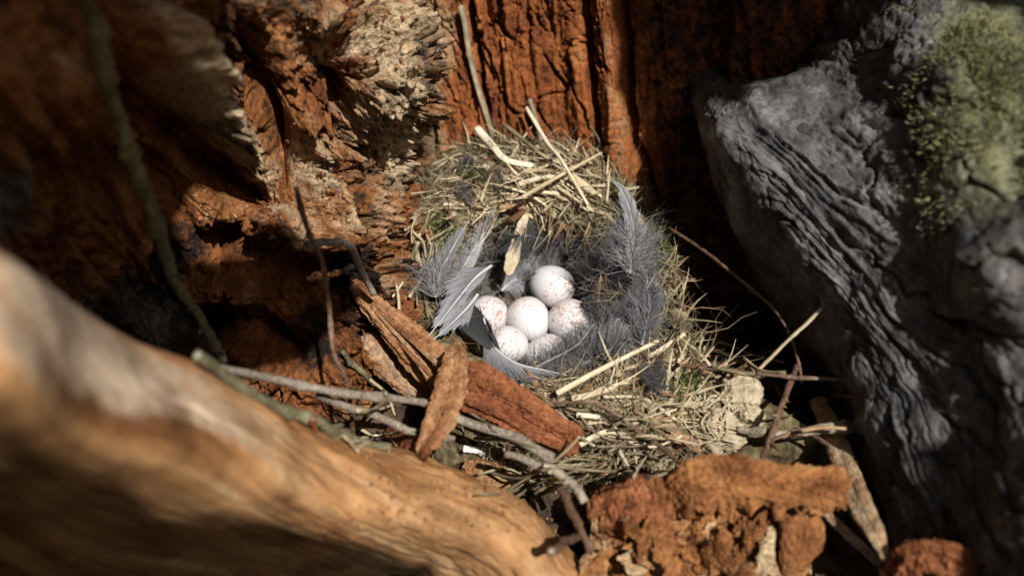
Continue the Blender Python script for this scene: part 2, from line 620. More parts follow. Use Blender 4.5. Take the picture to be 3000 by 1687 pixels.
# left wall: rotten wood coming out of the depth towards the lens, grain running down to the right
rows = [
    [(-700, -300, .8), (-100, -300, 1.05), (280, -300, 1.3), (600, -300, 1.6), (850, -300, 1.8), (1010, -300, 1.92), (1120, -300, 2.08), (1125, -300, 2.45)],
    [(-700, 0, .85), (-50, 0, 1.1), (320, 0, 1.33), (620, 0, 1.62), (860, 0, 1.78), (1040, 0, 1.90), (1158, 0, 2.08), (1160, 0, 2.48)],
    [(-700, 230, .9), (0, 250, 1.15), (370, 250, 1.45), (660, 250, 1.74), (860, 250, 1.84), (1090, 250, 1.93), (1212, 270, 2.10), (1195, 270, 2.52)],
    [(-700, 420, .9), (0, 450, 1.22), (400, 450, 1.60), (690, 450, 1.90), (880, 450, 1.96), (1080, 450, 2.10), (1172, 470, 2.26), (1170, 460, 2.58)],
    [(-700, 620, .95), (0, 640, 1.35), (350, 650, 1.78), (600, 650, 1.95), (850, 650, 1.97), (1050, 650, 2.12), (1200, 650, 2.30), (1200, 650, 2.62)],
    [(-700, 820, 1.0), (50, 850, 1.55), (350, 850, 1.92), (600, 850, 2.04), (850, 850, 2.06), (1050, 850, 2.14), (1180, 850, 2.26), (1190, 850, 2.62)],
    [(-600, 1080, 1.25), (100, 1080, 1.75), (400, 1080, 2.02), (620, 1080, 2.08), (850, 1080, 2.08), (1020, 1080, 2.13), (1110, 1080, 2.2), (1150, 1080, 2.6)],
    [(-500, 1350, 1.5), (200, 1350, 1.9), (450, 1350, 2.1), (650, 1330, 2.15), (850, 1300, 2.16), (1000, 1300, 2.16), (1080, 1300, 2.2), (1150, 1300, 2.6)],
]
a = Patch(rows, 400, 430)
px = a.px
# grain axis of this wall as lengths across (g) and along (k) the fibres
k = (a.S * 0.45 + a.T * 0.89)
g = (a.S * 0.89 - a.T * 0.45)
gw = g + 0.10 * fbm(v3(g * 3, k * 1.2, 0 * g), 3)
h = 0.085 * fbm(v3(gw * 3.2, k * 0.8, 2 + 0 * g), 3) + 0.035 * fbm(v3(gw * 14, k * 2.2, 6 + 0 * g), 3)
crumb = sstep(-0.45, 0.15, fbm(a.W * 3.0 + 5, 3)) * sstep(450, 780, px[..., 0])
ww = a.W + 0.02 * np.stack([fbm(a.W * 22, 3), fbm(a.W * 22 + 5, 3), fbm(a.W * 22 + 11, 3)], -1)
for (fq, am) in ((12, .075), (26, .060), (52, .034)):
    f1, f2, cid = worley(ww * np.array([fq, fq, fq * .75]))
    h += crumb * am * ((cid - .5) * 0.9 + 0.5 * (0.5 - f1) - 0.5 * (1 - sstep(0, .14, f2 - f1)))
h += 0.022 * fbm(v3(gw * 42, k * 5, 12 + 0 * g), 3) * (0.4 + crumb)
h += 0.04 * (np.abs(fbm(a.W * 7 + 2, 3)) - 0.25)


def ridge(pts, w, up):
    """a fold of the wall along places of the picture"""
    p = np.array(pts, float)
    best = np.full(px.shape[:2], 1e9)
    for c, e in zip(p[:-1], p[1:]):
        d = e - c
        t = np.clip(((px[..., :2] - c) @ d) / (d @ d), 0, 1)
        q = c + t[..., None] * d
        best = np.minimum(best, np.linalg.norm(px[..., :2] - q, axis=-1))
    best = best + 22 * fbm(a.W * 9 + 3, 2)
    return up * np.exp(-(best / w) ** 2)


h += ridge([(430, 60), (560, 250), (730, 470)], 55, 0.13)            # pale ridge in the half shade
h += ridge([(480, 300), (600, 460), (700, 560)], 60, -0.14)
h += ridge([(760, 120), (800, 330), (830, 470)], 45, -0.15)           # dark gap beside the lit crumbs
h += ridge([(880, 330), (960, 520), (1010, 690)], 45, 0.09)           # crumbling rib
h += ridge([(1000, 260), (1030, 420), (1060, 600)], 36, -0.13)
h += ridge([(1120, 100), (1180, 300)], 60, 0.05)
h += ridge([(870, -20), (960, 90)], 60, 0.08)
h += ridge([(960, 150), (1010, 260)], 40, -0.09)
h += ridge([(620, 600), (760, 640), (940, 690)], 48, 0.13)            # shelf of crumbs
h += ridge([(330, 520), (520, 590)], 70, -0.16)
h += ridge([(640, 720), (760, 760), (900, 800)], 40, -0.14)           # hollow under the shelf
h += ridge([(590, 830), (720, 840)], 62, 0.11)                        # dark red block
h += ridge([(560, 960), (740, 960)], 40, -0.12)
h += ridge([(800, 985), (845, 1015)], 42, -0.22)                      # hole
h += ridge([(690, 970), (700, 1060)], 45, 0.07)
h += ridge([(1100, 700), (1200, 720)], 70, 0.06)                      # slab beside the nest
h += 0.012 * fbm(a.W * 40, 3)
edge = sstep(0.0, 0.12, np.linspace(1, 0, a.W.shape[1]))[None, :]
a.push(h * (0.45 + 0.55 * edge))
mask = np.zeros(a.W.shape)
mask[..., 0] = (0.6 * blob(px, 1130, 150, 95, 330) + 0.4 * blob(px, 1150, 400, 90, 130) + 0.42 * blob(px, 930, 120, 90, 160)
                + 0.95 * blob(px, 590, 300, 55, 290, -37) + 0.4 * blob(px, 940, 520, 60, 200, -18) + .4 * blob(px, 470, 60, 40, 140, -30)
                + 0.22 * blob(px, 800, 650, 170, 50) - 0.06)
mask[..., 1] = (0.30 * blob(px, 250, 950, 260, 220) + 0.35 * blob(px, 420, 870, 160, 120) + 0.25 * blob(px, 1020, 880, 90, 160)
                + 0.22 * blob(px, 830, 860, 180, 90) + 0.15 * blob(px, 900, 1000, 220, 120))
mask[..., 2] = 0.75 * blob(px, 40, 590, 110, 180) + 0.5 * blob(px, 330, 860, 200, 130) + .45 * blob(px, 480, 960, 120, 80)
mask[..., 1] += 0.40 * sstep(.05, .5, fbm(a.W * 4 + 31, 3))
mask[..., 0] += 0.32 * sstep(.05, .5, fbm(a.W * 5 + 9, 3)) * sstep(500, 700, px[..., 0])
a.S, a.T = gw, k
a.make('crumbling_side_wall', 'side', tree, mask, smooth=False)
sidewall = a

# smooth worn lip of the opening in front, rounded like a log: it turns away from the sun towards the lens
rows = [
    [(-800, 700, 1.6), (0, 900, 1.5), (330, 1110, 1.65), (600, 1230, 1.85), (900, 1380, 2.0), (1200, 1470, 2.05), (1500, 1580, 2.05), (1700, 1720, 2.0), (1820, 1900, 1.95)],
    [(-800, 350, 1.10), (0, 800, 1.15), (330, 1000, 1.36), (600, 1110, 1.56), (900, 1265, 1.75), (1200, 1345, 1.85), (1500, 1460, 1.85), (1640, 1575, 1.80), (1765, 1740, 1.76)],
    [(-800, 250, .92), (0, 738, 1.00), (310, 965, 1.21), (600, 1085, 1.42), (900, 1248, 1.63), (1190, 1335, 1.74), (1480, 1450, 1.75), (1610, 1570, 1.71), (1730, 1720, 1.68)],
    [(-800, 500, .82), (0, 880, .90), (290, 1070, 1.10), (590, 1185, 1.30), (890, 1325, 1.51), (1170, 1410, 1.64), (1440, 1510, 1.66), (1570, 1620, 1.64), (1680, 1780, 1.61)],
    [(-800, 850, .78), (0, 1060, .85), (280, 1210, 1.03), (580, 1310, 1.22), (870, 1430, 1.43), (1140, 1510, 1.58), (1390, 1600, 1.63), (1520, 1710, 1.62), (1620, 1880, 1.60)],
    [(-800, 1200, .84), (0, 1260, .91), (280, 1370, 1.09), (575, 1450, 1.29), (860, 1540, 1.51), (1120, 1605, 1.67), (1360, 1690, 1.73), (1490, 1800, 1.74), (1590, 1960, 1.73)],
    [(-800, 1500, 1.18), (0, 1520, 1.25), (280, 1580, 1.42), (570, 1630, 1.60), (850, 1690, 1.80), (1110, 1740, 1.94), (1340, 1800, 1.98), (1470, 1900, 1.98), (1570, 2050, 1.96)],
    [(-800, 2000, 1.9), (0, 1980, 1.95), (280, 2000, 2.08), (560, 2030, 2.2), (840, 2080, 2.3), (1090, 2120, 2.4), (1300, 2170, 2.4), (1430, 2250, 2.35), (1550, 2350, 2.3)],
]
c = Patch(rows, 220, 300)
px = c.px
h = 0.005 * fbm(v3(c.S * 1.2, c.T * 6, 0 * c.S), 4) + 0.009 * fbm(c.W * 3, 2) + 0.0015 * fbm(c.W * 40, 3)
cra = np.abs(fbm(v3(c.S * 0.7 + 2, c.T * 8 + .15 * fbm(c.W * 9, 2), 3 + 0 * c.S), 2))
h -= 0.007 * (1 - sstep(0.0, 0.05, cra)) * sstep(-.1, .3, fbm(c.W * 2.5 + 8, 2))
h += 0.004 * fbm(v3(c.S * 5, c.T * 40, 0 * c.S), 3) * sstep(300, 900, px[..., 0])
rough_zone = sstep(900, 1250, px[..., 0])
f1, f2, cid = worley(c.W * 26)
h += rough_zone * (0.010 * (0.6 - f1) * cid + 0.006 * fbm(c.W * 16, 3))
c.push(h)
mask = np.zeros(c.W.shape)
mask[..., 0] = (0.75 * blob(px, 130, 860, 240, 90, 30) + 0.7 * blob(px, 300, 1100, 380, 110, 22) + 0.25 * blob(px, 700, 1250, 300, 60, 20)
                - 0.05)
mask[..., 1] = (0.25 * blob(px, 330, 1010, 90, 40, 30) + 0.22 * blob(px, 620, 1120, 160, 30, 25)
                + 0.28 * blob(px, 500, 1420, 700, 60, 18) + .25 * blob(px, 600, 1600, 700, 60, 15) + 0.15 * blob(px, 200, 960, 120, 30, 30))
c.make('worn_opening_lip', 'lip', tree, mask)
lip = c

# bark on the right, facing out of the hollow
rows = [
    [(1930, -300, 2.25), (2120, -300, 2.15), (2330, -300, 2.05), (2520, -300, 1.98), (2700, -300, 1.92), (2950, -300, 1.84), (3600, -300, 1.70)],
    [(1960, 60, 2.38), (2120, 70, 2.36), (2320, 60, 2.30), (2480, 60, 2.02), (2620, 60, 1.86), (2900, 60, 1.74), (3600, 60, 1.58)],
    [(1990, 190, 2.36), (2110, 190, 2.34), (2270, 190, 2.25), (2410, 170, 2.02), (2580, 180, 1.86), (2880, 190, 1.65), (3600, 190, 1.44)],
    [(2040, 345, 2.32), (2075, 350, 2.02), (2140, 315, 1.95), (2350, 310, 1.90), (2600, 320, 1.80), (2870, 330, 1.60), (3600, 330, 1.38)],
    [(2100, 570, 2.28), (2190, 560, 1.97), (2260, 540, 1.89), (2440, 540, 1.82), (2650, 550, 1.73), (2890, 560, 1.54), (3600, 560, 1.32)],
    [(2220, 830, 2.24), (2335, 800, 1.90), (2400, 785, 1.82), (2560, 790, 1.74), (2740, 800, 1.65), (2930, 800, 1.48), (3600, 800, 1.28)],
    [(2370, 1080, 2.18), (2475, 1040, 1.84), (2540, 1025, 1.75), (2680, 1040, 1.66), (2830, 1050, 1.57), (2980, 1050, 1.46), (3600, 1050, 1.30)],
    [(2510, 1380, 2.12), (2605, 1330, 1.77), (2665, 1320, 1.68), (2770, 1340, 1.59), (2890, 1350, 1.50), (3020, 1350, 1.40), (3600, 1350, 1.25)],
    [(2600, 1720, 2.1), (2690, 1690, 1.72), (2750, 1680, 1.62), (2850, 1700, 1.53), (2960, 1700, 1.44), (3080, 1700, 1.34), (3600, 1700, 1.20)],
    [(2690, 2100, 2.1), (2790, 2100, 1.70), (2850, 2100, 1.60), (2940, 2100, 1.50), (3040, 2100, 1.42), (3150, 2100, 1.32), (3600, 2100, 1.18)],
]
d = Patch(rows, 360, 300)
px = d.px
wp = d.W + 0.05 * np.stack([fbm(d.W * 5, 3), fbm(d.W * 5 + 9, 3), fbm(d.W * 5 + 21, 3)], -1)
# layered plates: terraces of a stretched noise, each edge broken, split by crevices that run the same way
ca = (d.S * 0.92 + d.T * 0.40) + 0.07 * fbm(d.W * 5, 3)
cb = (-d.S * 0.40 + d.T * 0.92) + 0.05 * fbm(d.W * 6 + 4, 3)
base = fbm(v3(ca * 3.2, cb * 5.5, 0.3 + 0 * ca), 4) + 0.18 * fbm(d.W * 16, 3)
lev = base * 2.2
st = np.floor(lev) + sstep(0.70, 1.0, lev - np.floor(lev))
soft = 0.8 - 0.6 * sstep(2500, 2800, px[..., 0])
h = 0.009 * st * soft
base2 = fbm(v3(ca * 7, cb * 17, 4.3 + 0 * ca), 3) + 0.2 * fbm(d.W * 40, 2)
lev = base2 * 4
h += 0.0035 * soft * (np.floor(lev) + sstep(0.6, 1.0, lev - np.floor(lev)))
f1, f2, cid = worley(v3(ca * 3.6 + .35 * fbm(d.W * 9, 3), cb * 6.5 + .35 * fbm(d.W * 9 + 5, 3), 0.5 + 0 * ca))
h += 0.018 * (cid - .5) - 0.017 * (1 - sstep(0.0, 0.10, f2 - f1)) * sstep(-.3, .2, fbm(d.W * 2.2 + 3, 2))
f1, f2, cid = worley(v3(ca * 10 + .5 * fbm(d.W * 20, 2), cb * 16 + .5 * fbm(d.W * 20 + 5, 2), 3.5 + 0 * ca))
h += 0.004 * (cid - .5) - 0.004 * (1 - sstep(0.0, 0.12, f2 - f1))
h += 0.05 * fbm(wp * 3.0, 3) + 0.004 * fbm(wp * 30, 3)
edge = sstep(0.0, 0.16, np.linspace(0, 1, d.W.shape[1]))[None, :]
ledge = 1 - 0.75 * blob(px, 2280, 250, 220, 70)
d.push(h * (0.3 + 0.7 * edge) * ledge)
mask = np.zeros(d.W.shape)
mask[..., 0] = (0.38 * blob(px, 2780, 800, 130, 160) + 0.3 * blob(px, 2450, 430, 200, 120) + 0.32 * blob(px, 2550, 1050, 100, 200) + .2 * blob(px, 2950, 900, 100, 250)
                - 0.08)
mask[..., 2] = (0.50 * sstep(2600, 2900, px[..., 0]) * (1 - sstep(450, 750, px[..., 1])) + 0.10 * blob(px, 2600, 700, 250, 120)
                + 0.12 * blob(px, 2920, 640, 120, 200) + 0.02)
mask[..., 1] = 0.22 * sstep(1150, 1400, px[..., 1]) + 0.1 + 0.6 * blob(px, 2180, 90, 260, 140)  # darker towards the bottom; the spot paints shade into the recess
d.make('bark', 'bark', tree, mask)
bark = d
# short moss growing on the weathered side of the bark
bp = to_px(d.W).reshape(-1, 3)
pm = np.clip(sstep(2600, 2900, bp[:, 0]) * (1 - sstep(420, 720, bp[:, 1])) * sstep(-.25, .35, fbm(d.W.reshape(-1, 3) * 6, 3)), 0, 1) * (bp[:, 0] < 3300) + 1e-9
BARKMOSS = RN.choice(len(bp), 14000, p=pm / pm.sum())

# soil and litter at the bottom of the hollow
n = 260
gx, gy = np.meshgrid(np.linspace(-1.9, 1.7, n), np.linspace(0.15, 2.6, n))
z0 = CAM.z - 1.78
W = np.stack([gx, gy, z0 + 0.05 * fbm(np.stack([gx * 3, gy * 3, 0 * gx], -1), 4) + 0.02 * fbm(np.stack([gx * 14, gy * 14, 0 * gx], -1), 3)], -1)
f1, f2, cid = worley(W * 14)
W[..., 2] += 0.04 * (0.6 - f1) * cid
o = obj('cavity_floor', W.reshape(-1, 3), grid_faces(n, n), 'soil', None, W[..., :2], np.zeros(W.shape))
tag(o, 'dark soil and crumbs at the bottom of the hollow', None, None, 'structure')
SOLID.append((W.reshape(-1, 3), grid_faces(n, n)))

# forest floor outside the tree
n = 120
gx, gy = np.meshgrid(np.linspace(-1, 1, n), np.linspace(-1, 1, n))
gx, gy = gx * np.abs(gx) ** 1.5 * 150, gy * np.abs(gy) ** 1.5 * 150
W = np.stack([gx, gy, -0.35 + 0.12 * fbm(np.stack([gx * .5, gy * .5, 0 * gx], -1), 3)], -1)
o = obj('ground', W.reshape(-1, 3), grid_faces(n, n), 'outside', None, W[..., :2], np.zeros(W.shape))
tag(o, 'forest floor of earth and leaf litter outside the trunk', None, None, 'structure')

# added unseen plate in place of upper trunk; its hole shapes the sunlit area
LIT = [  # where the sunlight ends, as places of the picture with their distance
    (640, -250, 1.75), (680, 0, 1.75), (700, 250, 1.80), (690, 480, 1.90), (560, 555, 1.92), (545, 650, 1.92), (650, 715, 1.95), (850, 745, 2.0), (1040, 800, 2.1), (1050, 900, 2.1), (900, 1000, 2.0),
    (560, 1010, 1.5), (330, 930, 1.30), (0, 700, 1.00), (-500, 500, .95), (-900, 900, .8), (-500, 1200, .84), (0, 1290, .93), (400, 1430, 1.20), (800, 1540, 1.48), (1200, 1640, 1.70), (1800, 1950, 1.7),
    (2500, 1900, 1.7), (2700, 1500, 1.6), (2950, 1280, 1.42), (3400, 1200, 1.28), (3500, 600, 1.30), (3300, 0, 1.50), (2900, -140, 1.70), (2560, 40, 1.9), (2300, 200, 2.0),
    (2080, 330, 2.0), (1930, 500, 2.38), (1870, 400, 2.40), (1805, 200, 2.38), (1770, 0, 2.32), (1750, -300, 2.2), (1250, -420, 2.3)]
lw = P_arr(LIT)
Ln = np.array(SUN)
HT = 4.2
nest_c = np.array(P(1545, 930, 2.3))
dist = HT - (lw - nest_c) @ Ln
on = lw + dist[:, None] * Ln
ax = np.cross(Ln, [0, 1, 0])
ax /= np.linalg.norm(ax)
ay = np.cross(Ln, ax)
pc = nest_c + HT * Ln
u = np.stack([(on - pc) @ ax, (on - pc) @ ay], -1)
uc = cr(np.concatenate([u, u[:1]]), 241)[:-1]
uc = uc + 0.05 * np.stack([fbm(v3(uc[:, 0] * 6, uc[:, 1] * 6, 0 * uc[:, 0]), 3), fbm(v3(uc[:, 0] * 6, uc[:, 1] * 6, 7 + 0 * uc[:, 0]), 3)], -1)
from mathutils.geometry import tessellate_polygon
to = np.linspace(0, 2 * np.pi, 72, endpoint=False)
outer = uc.mean(0) + 4.0 * np.stack([np.cos(to), np.sin(to)], -1)
tri = np.array(tessellate_polygon([[Vector((q_[0], q_[1], 0)) for q_ in outer], [Vector((q_[0], q_[1], 0)) for q_ in uc]]))
p2 = np.concatenate([outer, uc])
flat3 = pc + p2[:, :1] * ax + p2[:, 1:] * ay
nn_ = len(p2)
V = np.concatenate([flat3 - Ln * .04, flat3 + Ln * .12])
f = [tuple(q_) for q_ in tri] + [tuple(nn_ + q_[::-1]) for q_ in tri]
for (i0, cnt) in ((0, len(outer)), (len(outer), len(uc))):
    for q_ in range(cnt):
        f.append((i0 + q_, i0 + (q_ + 1) % cnt, nn_ + i0 + (q_ + 1) % cnt, nn_ + i0 + q_))
uvs = np.stack([V[..., 0] + V[..., 1], V[..., 2]], -1)
o = obj('added_sun_mask', V.reshape(-1, 3), f, 'bark', tree, uvs, np.zeros(V.shape))

# added unseen wall behind the lens, blocking sky light except from right and above
n, m = 60, 70
aa = np.linspace(math.radians(95), math.radians(235), m)[None, :]
zz = np.linspace(-0.4, 5.0, n)[:, None]
rad = 1.9 + 0.12 * fbm(v3(np.cos(aa) * 2 + 0 * zz, np.sin(aa) * 2 + 0 * zz, zz + 0 * aa), 3)
W = np.stack([0.35 + rad * np.cos(aa), 1.15 + rad * np.sin(aa), zz + 0 * aa], -1)
obj('added_sky_blocker', W.reshape(-1, 3), grid_faces(n, m), 'bark', tree, np.stack([rad * aa, zz + 0 * aa], -1), np.zeros(W.shape))
rebuild()

# ------------------------------------------------------------------ builders for small things
def frames(pts, up=None):
    """tangents, sides and normals along a line, turned as little as possible"""
    p = np.asarray(pts, float)
    t = np.gradient(p, axis=0)
    t /= np.linalg.norm(t, axis=1)[:, None] + 1e-12
    u = np.array(up if up is not None else np.array(CAM) - p[0], float)
    N = []
    for k in range(len(p)):
        u = u - t[k] * (u @ t[k])
        u /= np.linalg.norm(u) + 1e-12
        N.append(u.copy())
    N = np.array(N)
    return t, np.cross(t, N), N


def line_on(pts, n=24, lift=0.0, stiff=1.0, smooth=None):
    """a line through places of the picture (px, py[, extra lift]) laid on whatever is already there"""
    p = np.array([(q[0], q[1], q[2] if len(q) > 2 else 0.0) for q in pts], float)
    c = cr(p, n) if len(p) > 1 else p
    d = np.array([depth(x, y) for x, y, _ in c])
    t = np.linspace(0, 1, n)
    deg = 1 if stiff >= 1 else 2
    co = np.polyfit(t, d, deg)
    fit = np.polyval(co, t)
    fit = fit - np.percentile(fit - d, 80)
    if stiff < 1:
        k = max(3, n // 4)
        ker = np.ones(k) / k
        sm = np.convolve(np.pad(d, k, mode='edge'), ker, 'same')[k:-k]
        fit = fit * stiff + np.minimum(sm, d + 0.02) * (1 - stiff)
    fit = fit - lift - c[:, 2]
    return P_arr(np.stack([c[:, 0], c[:, 1], fit], -1))


def pxw(px_w, W):
    """a width in pixels of the picture at a world point, as a length"""
    return px_w / FPX * float((np.asarray(W) - np.array(CAM)) @ np.array(FWD))


def tube_geo(pts, rw, rh=None, sides=6, up=None, pointed=False, tint=0.5, rough=0.0, seed=0):
    p = np.asarray(pts, float)
    n = len(p)
    rw = np.broadcast_to(np.asarray(rw, float), (n,)).copy()
    rh = rw.copy() if rh is None else np.broadcast_to(np.asarray(rh, float), (n,)).copy()
    t, b, N = frames(p, up)
    a = np.linspace(0, 2 * np.pi, sides, endpoint=False) + 0.3
    ring = (p[:, None] + b[:, None] * (np.cos(a)[None, :, None] * rw[:, None, None])
            + N[:, None] * (np.sin(a)[None, :, None] * rh[:, None, None]))
    if rough:
        nv = noise(ring / np.maximum(rw.mean(), 1e-5) * 0.55 + seed * 3.1)
        nv2 = noise(ring / np.maximum(rw.mean(), 1e-5) * 1.7 + seed * 1.1)
        ring = ring + (ring - p[:, None]) * (rough * (nv + 0.5 * nv2))[..., None]
    L = np.concatenate([[0], np.cumsum(np.linalg.norm(np.diff(p, axis=0), axis=1))])
    V = np.concatenate([ring.reshape(-1, 3), p[:1] - t[:1] * rw[0] * 0.3, p[-1:] + t[-1:] * rw[-1] * 0.3])
    F = [tuple(r) for r in grid_faces(n, sides, True)]
    e0, e1 = n * sides, n * sides + 1
    for k in range(sides):
        F.append((e0, (k + 1) % sides, k))
        F.append((e1, (n - 1) * sides + k, (n - 1) * sides + (k + 1) % sides))
    uv = np.stack([np.broadcast_to(a / 6.28 * 2 * np.pi * max(rw.mean(), 1e-4), (n, sides)), np.broadcast_to(L[:, None], (n, sides))], -1).reshape(-1, 2)
    uv = np.concatenate([uv, [[0, 0], [0, L[-1]]]])
    return V, F, uv


def tint_arr(V, v):
    return np.full(len(V), v)


def straw(pts, w, mat='straw', parent=None, lift=0.004, flat=0.35, stiff=1.0, n=14, label=None, name='straw', taper=0.75, sides=6, world=None):
    W = line_on(pts, n, lift, stiff) if world is None else np.asarray(world)
    n = len(W)
    r = pxw(w, W[n // 2]) / 2
    prof = r * (1 - (1 - taper) * np.linspace(0, 1, n)) * (1 + 0.10 * noise(v3(np.linspace(0, 5, n) + w, 0.3 + 0 * np.arange(n), 0 * np.arange(n) + r * 99)))
    tw = R.uniform(-0.5, 0.5)
    up = np.array(CAM) - W[0]
    up = up / np.linalg.norm(up) + tw * np.array(RIGHT)
    V, F, uv = tube_geo(W, prof, prof * flat, sides, up)
    o = obj(name, V, F, mat, parent, uv, None, tint_arr(V, R.uniform(0.15, 0.85)), smooth=sides > 4)
    if label:
        o['label'] = label
    return o


def twig(pts, w, mat, label, name='twig', lift=0.0, stiff=0.0, n=40, rough=0.16, group=None, moss=0.0, pale=0.0, depths=None, knots=(), cat='twig', sides=12):
    """a round twig: pts are (px, py) places, w widths in pixels along it; side stubs at knots (t, angle, length)"""
    if depths is None:
        W = line_on(pts, n, 0.0, stiff)
        wv = np.interp(np.linspace(0, 1, n), np.linspace(0, 1, len(w)), w)
        rad = wv / FPX * np.array([float((q - np.array(CAM)) @ np.array(FWD)) for q in W]) / 2
        vd = W - np.array(CAM)
        vd /= np.linalg.norm(vd, axis=1)[:, None]
        W = W - vd * (rad * 0.7 + lift)[:, None]
    else:
        W = cr(P_arr([(x, y, z) for (x, y), z in zip(pts, depths)]), n)
        wv = np.interp(np.linspace(0, 1, n), np.linspace(0, 1, len(w)), w)
        rad = wv / FPX * np.array([float((q - np.array(CAM)) @ np.array(FWD)) for q in W]) / 2
    sd_ = R.random() * 50
    W = W + 0.25 * rad.mean() * np.stack([noise(v3(np.linspace(0, 6, n) + sd_ + 7 * k_, 0 * np.arange(n), 0 * np.arange(n))) for k_ in range(3)], -1)
    rad = rad * (1 + 0.14 * noise(v3(np.linspace(0, 9, n) + sd_, 0.5 + 0 * np.arange(n), 0 * np.arange(n))))
    tt_ = np.linspace(0, 1, n)
    for _ in range(max(2, n // 14)):          # nodes and old bud scars
        rad = rad * (1 + R.uniform(.15, .45) * np.exp(-((tt_ - R.random()) / .018) ** 2))
    kink = np.interp(tt_, np.linspace(0, 1, 9), [R.uniform(-1, 1) for _ in range(9)])
    kink2 = np.interp(tt_, np.linspace(0, 1, 9), [R.uniform(-1, 1) for _ in range(9)])
    W = W + (rad * .45 * kink)[:, None] * np.array(RIGHT) + (rad * .45 * kink2)[:, None] * np.array(UP)
    V, F, uv = tube_geo(W, rad, rad, sides, None, rough=rough, seed=sd_)
    mask = np.zeros((len(V), 3))
    mask[:, 2] = moss
    mask[:, 0] = pale
    mask[-2:, 0] = 0.9
    o = obj(name, V, F, mat, None, uv, mask, tint_arr(V, 0.5))
    tag(o, label, cat, group)
    t, b, N = frames(W)
    for (tt, an, ln) in knots:
        k = int(tt * (n - 1))
        dirv = t[k] * 0.5 + b[k] * math.cos(an) + N[k] * math.sin(an)
        dirv /= np.linalg.norm(dirv)
        r0 = rad[k] * 0.6
        pp = W[k] + np.linspace(0, 1, 6)[:, None] * dirv * (ln / FPX * 2.0)
        V2, F2, uv2 = tube_geo(pp, np.linspace(r0, r0 * 0.6, 6), None, 8, None, rough=0.15)
        m2 = np.zeros((len(V2), 3))
        m2[:, 2] = moss
        obj('side_stub', V2, F2, mat, o, uv2, m2)
    SOLID.append((V, np.array([f if len(f) == 4 else tuple(f) + (f[-1],) for f in F])[: (n - 1) * sides]))
    rebuild()
    return o


